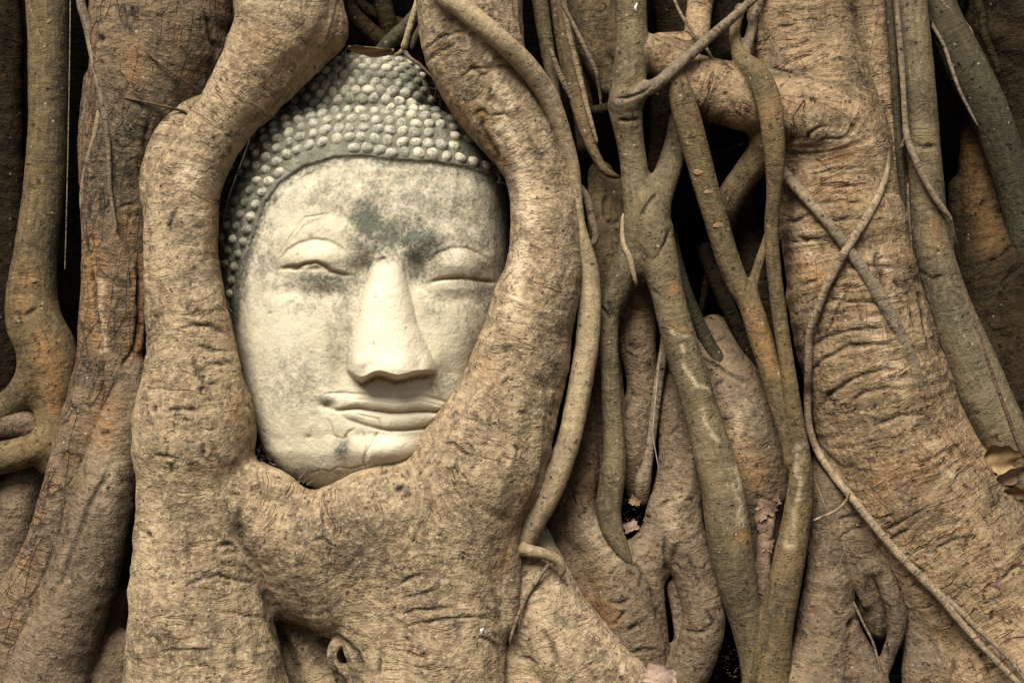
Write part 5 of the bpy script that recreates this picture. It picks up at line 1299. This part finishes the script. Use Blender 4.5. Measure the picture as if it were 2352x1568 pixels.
    for (x, yy, rad, y, u, rw) in good:
        par = 2 if yy < 250 else 1
        m = cmat(x, yy, u)
        v = rng.randrange(5)
        loc = world_of(np.array([x, yy, y + rad * 0.46]))
        rs = rad * S
        if cnt[par] < (62 if par == 1 else 38):
            cnt[par] += 1
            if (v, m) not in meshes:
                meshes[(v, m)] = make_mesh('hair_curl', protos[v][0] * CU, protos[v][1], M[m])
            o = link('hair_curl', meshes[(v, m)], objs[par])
            o.location = Vector(loc - base)
            # unit mesh scaled to size
            k_ = rs / CU
            o.scale = (k_, k_, k_ * (0.72 if 100 < yy - 0 < 0 else 1.0))
            o.rotation_euler = (rng.uniform(-.2, .2), rng.uniform(0, 6.28), rng.uniform(-.2, .2))
        else:
            rest[par].append((loc, rs, v, m))
    for par, lst in rest.items():
        if not lst: continue
        VV, FF, mi, off = [], [], [], 0
        ml_ = ['curl', 'curl_mid', 'curl_moss']
        for loc, rs, v, m in lst:
            VV.append(protos[v][0] * rs + loc); FF.append(protos[v][1] + off); off += len(protos[v][0]); mi += [ml_.index(m)] * len(protos[v][1])
        me = make_mesh('small_curls', np.vstack(VV), np.vstack(FF), M['curl'], None, None, base)
        me.materials.append(M['curl_mid']); me.materials.append(M['curl_moss'])
        me.polygons.foreach_set('material_index', np.array(mi, np.int32))
        o = link('small_curls', me, objs[par])
        o['kind'] = 'stuff'
    return root
stone_head()

# ------------------------------------------------------------------ leaves, chips, droppings, debris, fibres
def leaf(label, px, py, y, w, h, rot, tilt, seed, mat='leaf', name='dry_leaf', cat='leaf'):
    n, m = 21, 15
    V = []
    for i in range(n):
        for j in range(m):
            u, v = i / (n - 1) * 2 - 1, j / (m - 1) * 2 - 1
            half = max(0.0, (1 - abs(u) ** 2.4)) ** 0.6 * (1 + 0.10 * math.sin(9 * u + seed)) * (1.0 - 0.25 * u)
            X, Yl = u * w, v * h * half
            lift = 0.35 * h * v * v + 0.22 * h * math.sin(2.6 * u + seed) + 0.10 * h * math.sin(5 * v + 3 * u + seed)
            x2, z2 = X, Yl * math.cos(tilt) + lift * math.sin(tilt)
            dp = -lift * math.cos(tilt) + Yl * math.sin(tilt)
            V.append((px + x2 * math.cos(rot) - z2 * math.sin(rot), py + x2 * math.sin(rot) + z2 * math.cos(rot), y + dp))
    A = world_of(np.array(V)); Bk = A + np.array([0, 0.0007, -0.0003])
    k = n * m
    i = np.arange(n - 1)[:, None]; j = np.arange(m - 1)[None]
    F = np.stack([i * m + j, (i + 1) * m + j, (i + 1) * m + j + 1, i * m + j + 1], -1).reshape(-1, 4)
    base = A.mean(0)
    o = link(name, make_mesh(name, np.vstack([A, Bk]), [F, F[:, ::-1] + k], M[mat], None, None, base))
    o.location = base
    tag(o, label, cat)
    return o
leaf('curled brown dry leaf lying on top of the stone head', 852, 112, 30, 52, 18, 0.05, 0.9, 1)
leaf('large brown dry leaf standing at the right edge beside the foot of the green root', 2312, 1054, 10, 52, 34, 0.2, 0.25, 2)
leaf('pale torn dry leaf lying below the large brown leaf at the right edge', 2330, 1086, 6, 46, 22, -0.2, 0.8, 3, 'leaf_pale')
leaf('small orange brown dry leaf lowest at the right edge', 2342, 1132, 0, 40, 18, 0.2, 0.7, 4)
leaf('small dry leaf caught behind the top of the lattice stem', 1508, 94, 80, 26, 9, 0.1, 0.5, 5)

chip = flake(None, 1518, 1548, -75, 36, 24, 0.25, 3, 'pinkchip', 'bark_chip')
tag(chip, 'pinkish pale bark chip standing at the bottom middle edge', 'bark chip')
chip = flake(None, 1449, 1208, 60, 16, 12, -0.4, 5, 'pinkchip', 'bark_chip')
tag(chip, 'small pinkish chip lying in the dark debris pocket between the lower roots', 'bark chip')
chip = flake(None, 1458, 1150, 66, 13, 10, 0.5, 9, 'leaf', 'bark_chip')
tag(chip, 'tiny brown chip uppermost in the dark debris pocket', 'bark chip')

def blob_patch(name, label, cat, px, py, w, h, rot, keys, mat, seed):
    n1, n2 = 18, 6
    V = []
    for i in range(n2 + 1):
        for j in range(n1):
            a = 2 * np.pi * j / n1; rr = i / n2
            wv = 1 + 0.22 * math.sin(3 * a + seed) + 0.14 * math.sin(7 * a + 2 * seed)
            ex, ey = w * rr * math.cos(a) * wv, h * rr * math.sin(a) * wv
            X = px + ex * math.cos(rot) - ey * math.sin(rot); Yp = py + ex * math.sin(rot) + ey * math.cos(rot)
            fy = front(X, Yp, keys)
            fy = front(px, py, keys) if fy > 800 else fy
            V.append((X, Yp, fy - 4.6 * (1 - rr ** 3) + 3.0 * rr ** 4))
    V = world_of(np.array(V))
    i = np.arange(n2)[:, None]; j = np.arange(n1)[None]
    F = np.stack([i * n1 + j, i * n1 + (j + 1) % n1, (i + 1) * n1 + (j + 1) % n1, (i + 1) * n1 + j], -1).reshape(-1, 4)
    base = V.mean(0)
    o = link(name, make_mesh(name, V, F, M[mat], None, None, base)); o.location = base
    return tag(o, label, cat)
blob_patch('bird_dropping', 'long white streak of bird dropping on the left foot of the fissured trunk', 'bird dropping', 116, 1170, 4.5, 30, 0.13, ['left'], 'drop', 1)
blob_patch('bird_dropping', 'white streak of bird dropping low on the right side of the ringed trunk', 'bird dropping', 2206, 1078, 4, 26, -0.35, ['right'], 'drop', 2)
blob_patch('bird_dropping', 'small white dropping on the base of the right clasping arm', 'bird dropping', 1092, 1108, 4, 8, 0.1, ['hold'], 'drop', 3)
blob_patch('bird_dropping', 'small white dropping low on the right leg of the clasping root', 'bird dropping', 1107, 1448, 5, 9, 0.2, ['hold'], 'drop', 4)
blob_patch('bird_dropping', 'white dropping on the stem at the very top of the lattice', 'bird dropping', 1461, 18, 4, 12, 0.1, ['latt'], 'drop', 5)

def scatter(name, label, boxes, n, mat, rs, seed):
    rng = np.random.RandomState(seed)
    VV, FF, off = [], [], 0
    for q in range(n):
        x0, x1, y0, y1, d0, d1 = boxes[rng.randint(len(boxes))]
        c = world_of(np.array([rng.uniform(x0, x1), rng.uniform(y0, y1), rng.uniform(d0, d1)]))
        r = rs * rng.uniform(0.35, 1.0) * S
        A = rng.normal(size=(4, 3)); A /= np.linalg.norm(A, axis=1)[:, None]
        A *= np.array([1.0, 0.8, 0.5]) * r * rng.uniform(0.6, 1.3, size=(4, 1))
        VV.append(A + c); FF.append(np.array([[0, 1, 2], [0, 2, 3], [0, 3, 1], [1, 3, 2]]) + off); off += 4
    V = np.vstack(VV); base = V.mean(0)
    me = make_mesh(name, V, np.vstack(FF), M[mat], None, None, base)
    me.polygons.foreach_set('use_smooth', np.zeros(len(me.polygons), dtype=bool))
    o = link(name, me); o.location = base
    tag(o, label, 'debris', None, 'stuff')
POCKETS = [(1425,1485,1120,1230,60,140), (1690,1760,850,900,95,140), (1700,1750,1500,1568,40,110), (1255,1290,1080,1160,40,100), (1640,1720,1480,1560,60,120)]
scatter('soil_debris', 'dark crumbs of soil and rotted leaf in the pockets between the lower roots', POCKETS, 600, 'soil', 8, 1)
scatter('leaf_crumbs', 'pale crumbs of leaf and bark in the pockets between the lower roots', POCKETS, 120, 'leaf_pale', 5, 2)

def fibres(name, label, anchors, n, mat, L, seed, keys=None):
    rng = np.random.RandomState(seed)
    VV, FF, off = [], [], 0
    for q in range(n):
        pts = anchors[rng.randint(len(anchors))]
        k = rng.randint(len(pts) - 1); t = rng.rand()
        a = np.array(pts[k], float) * (1 - t) + np.array(pts[k + 1], float) * t
        a += rng.normal(size=3) * np.array([5, 5, 10])
        ang = rng.uniform(0, 2 * np.pi); ln = L * rng.uniform(0.3, 1.0)
        b = a + np.array([math.cos(ang) * ln, math.sin(ang) * ln, rng.uniform(-0.5, 0.3) * ln])
        m = (a + b) / 2 + rng.normal(size=3) * ln * 0.22
        C = world_of(np.array([(1 - u) ** 2 * a + 2 * u * (1 - u) * m + u * u * b for u in np.linspace(0, 1, 7)]))
        r = 0.00032
        for i in range(7):
            w = r * (1 - 0.7 * i / 6)
            VV.append(C[i] + np.array([[w, 0, 0], [-w / 2, w, w], [-w / 2, -w, -w]]))
        for i in range(6):
            for j in range(3):
                FF.append([off + i * 3 + j, off + i * 3 + (j + 1) % 3, off + (i + 1) * 3 + (j + 1) % 3, off + (i + 1) * 3 + j])
        off += 21
    V = np.vstack(VV); base = V.mean(0)
    o = link(name, make_mesh(name, V, np.array(FF), M[mat], None, None, base)); o.location = base
    tag(o, label, 'fibres', None, 'stuff')
RIMS = [[(800,112,40),(750,140,40),(690,190,40),(640,235,40),(590,285,45)], [(560,330,45),(520,420,45),(505,500,45),(508,620,45),(530,740,40)], [(530,740,40),(550,860,35),(575,970,30),(600,1050,20),(650,1085,0),(705,1115,-20)], [(935,135,40),(985,170,30),(1010,235,30),(1060,285,20),(1120,350,15),(1160,430,10)], [(1140,650,0),(1110,720,0),(1080,810,0),(1040,920,-10)]]
fibres('root_fibres', 'fine dark root fibres and cobweb caught in the gap around the stone head', RIMS, 420, 'fibre', 30, 5)
fibres('pale_fibres', 'few pale dry fibres and cobweb threads around the stone head', RIMS, 90, 'web', 34, 6)
GROUPS = {'thin_rootlet': 'thin rootlets clinging to the trunks and roots', 'dark_branch_root': 'dark roots in the hollow above the head', 'back_root': 'shaded roots deep in the lattice gaps',
          'dry_leaf': 'dry leaves caught among the roots', 'bark_chip': 'loose bark chips', 'bird_dropping': 'white bird droppings', 'creeping_root': 'roots creeping over the trunks'}
for o in bpy.data.objects:
    if o.parent is None and o.name.split('.')[0] in GROUPS:
        o['group'] = GROUPS[o.name.split('.')[0]]
print('objects', len(bpy.data.objects), 'verts', sum(len(m.vertices) for m in bpy.data.meshes))
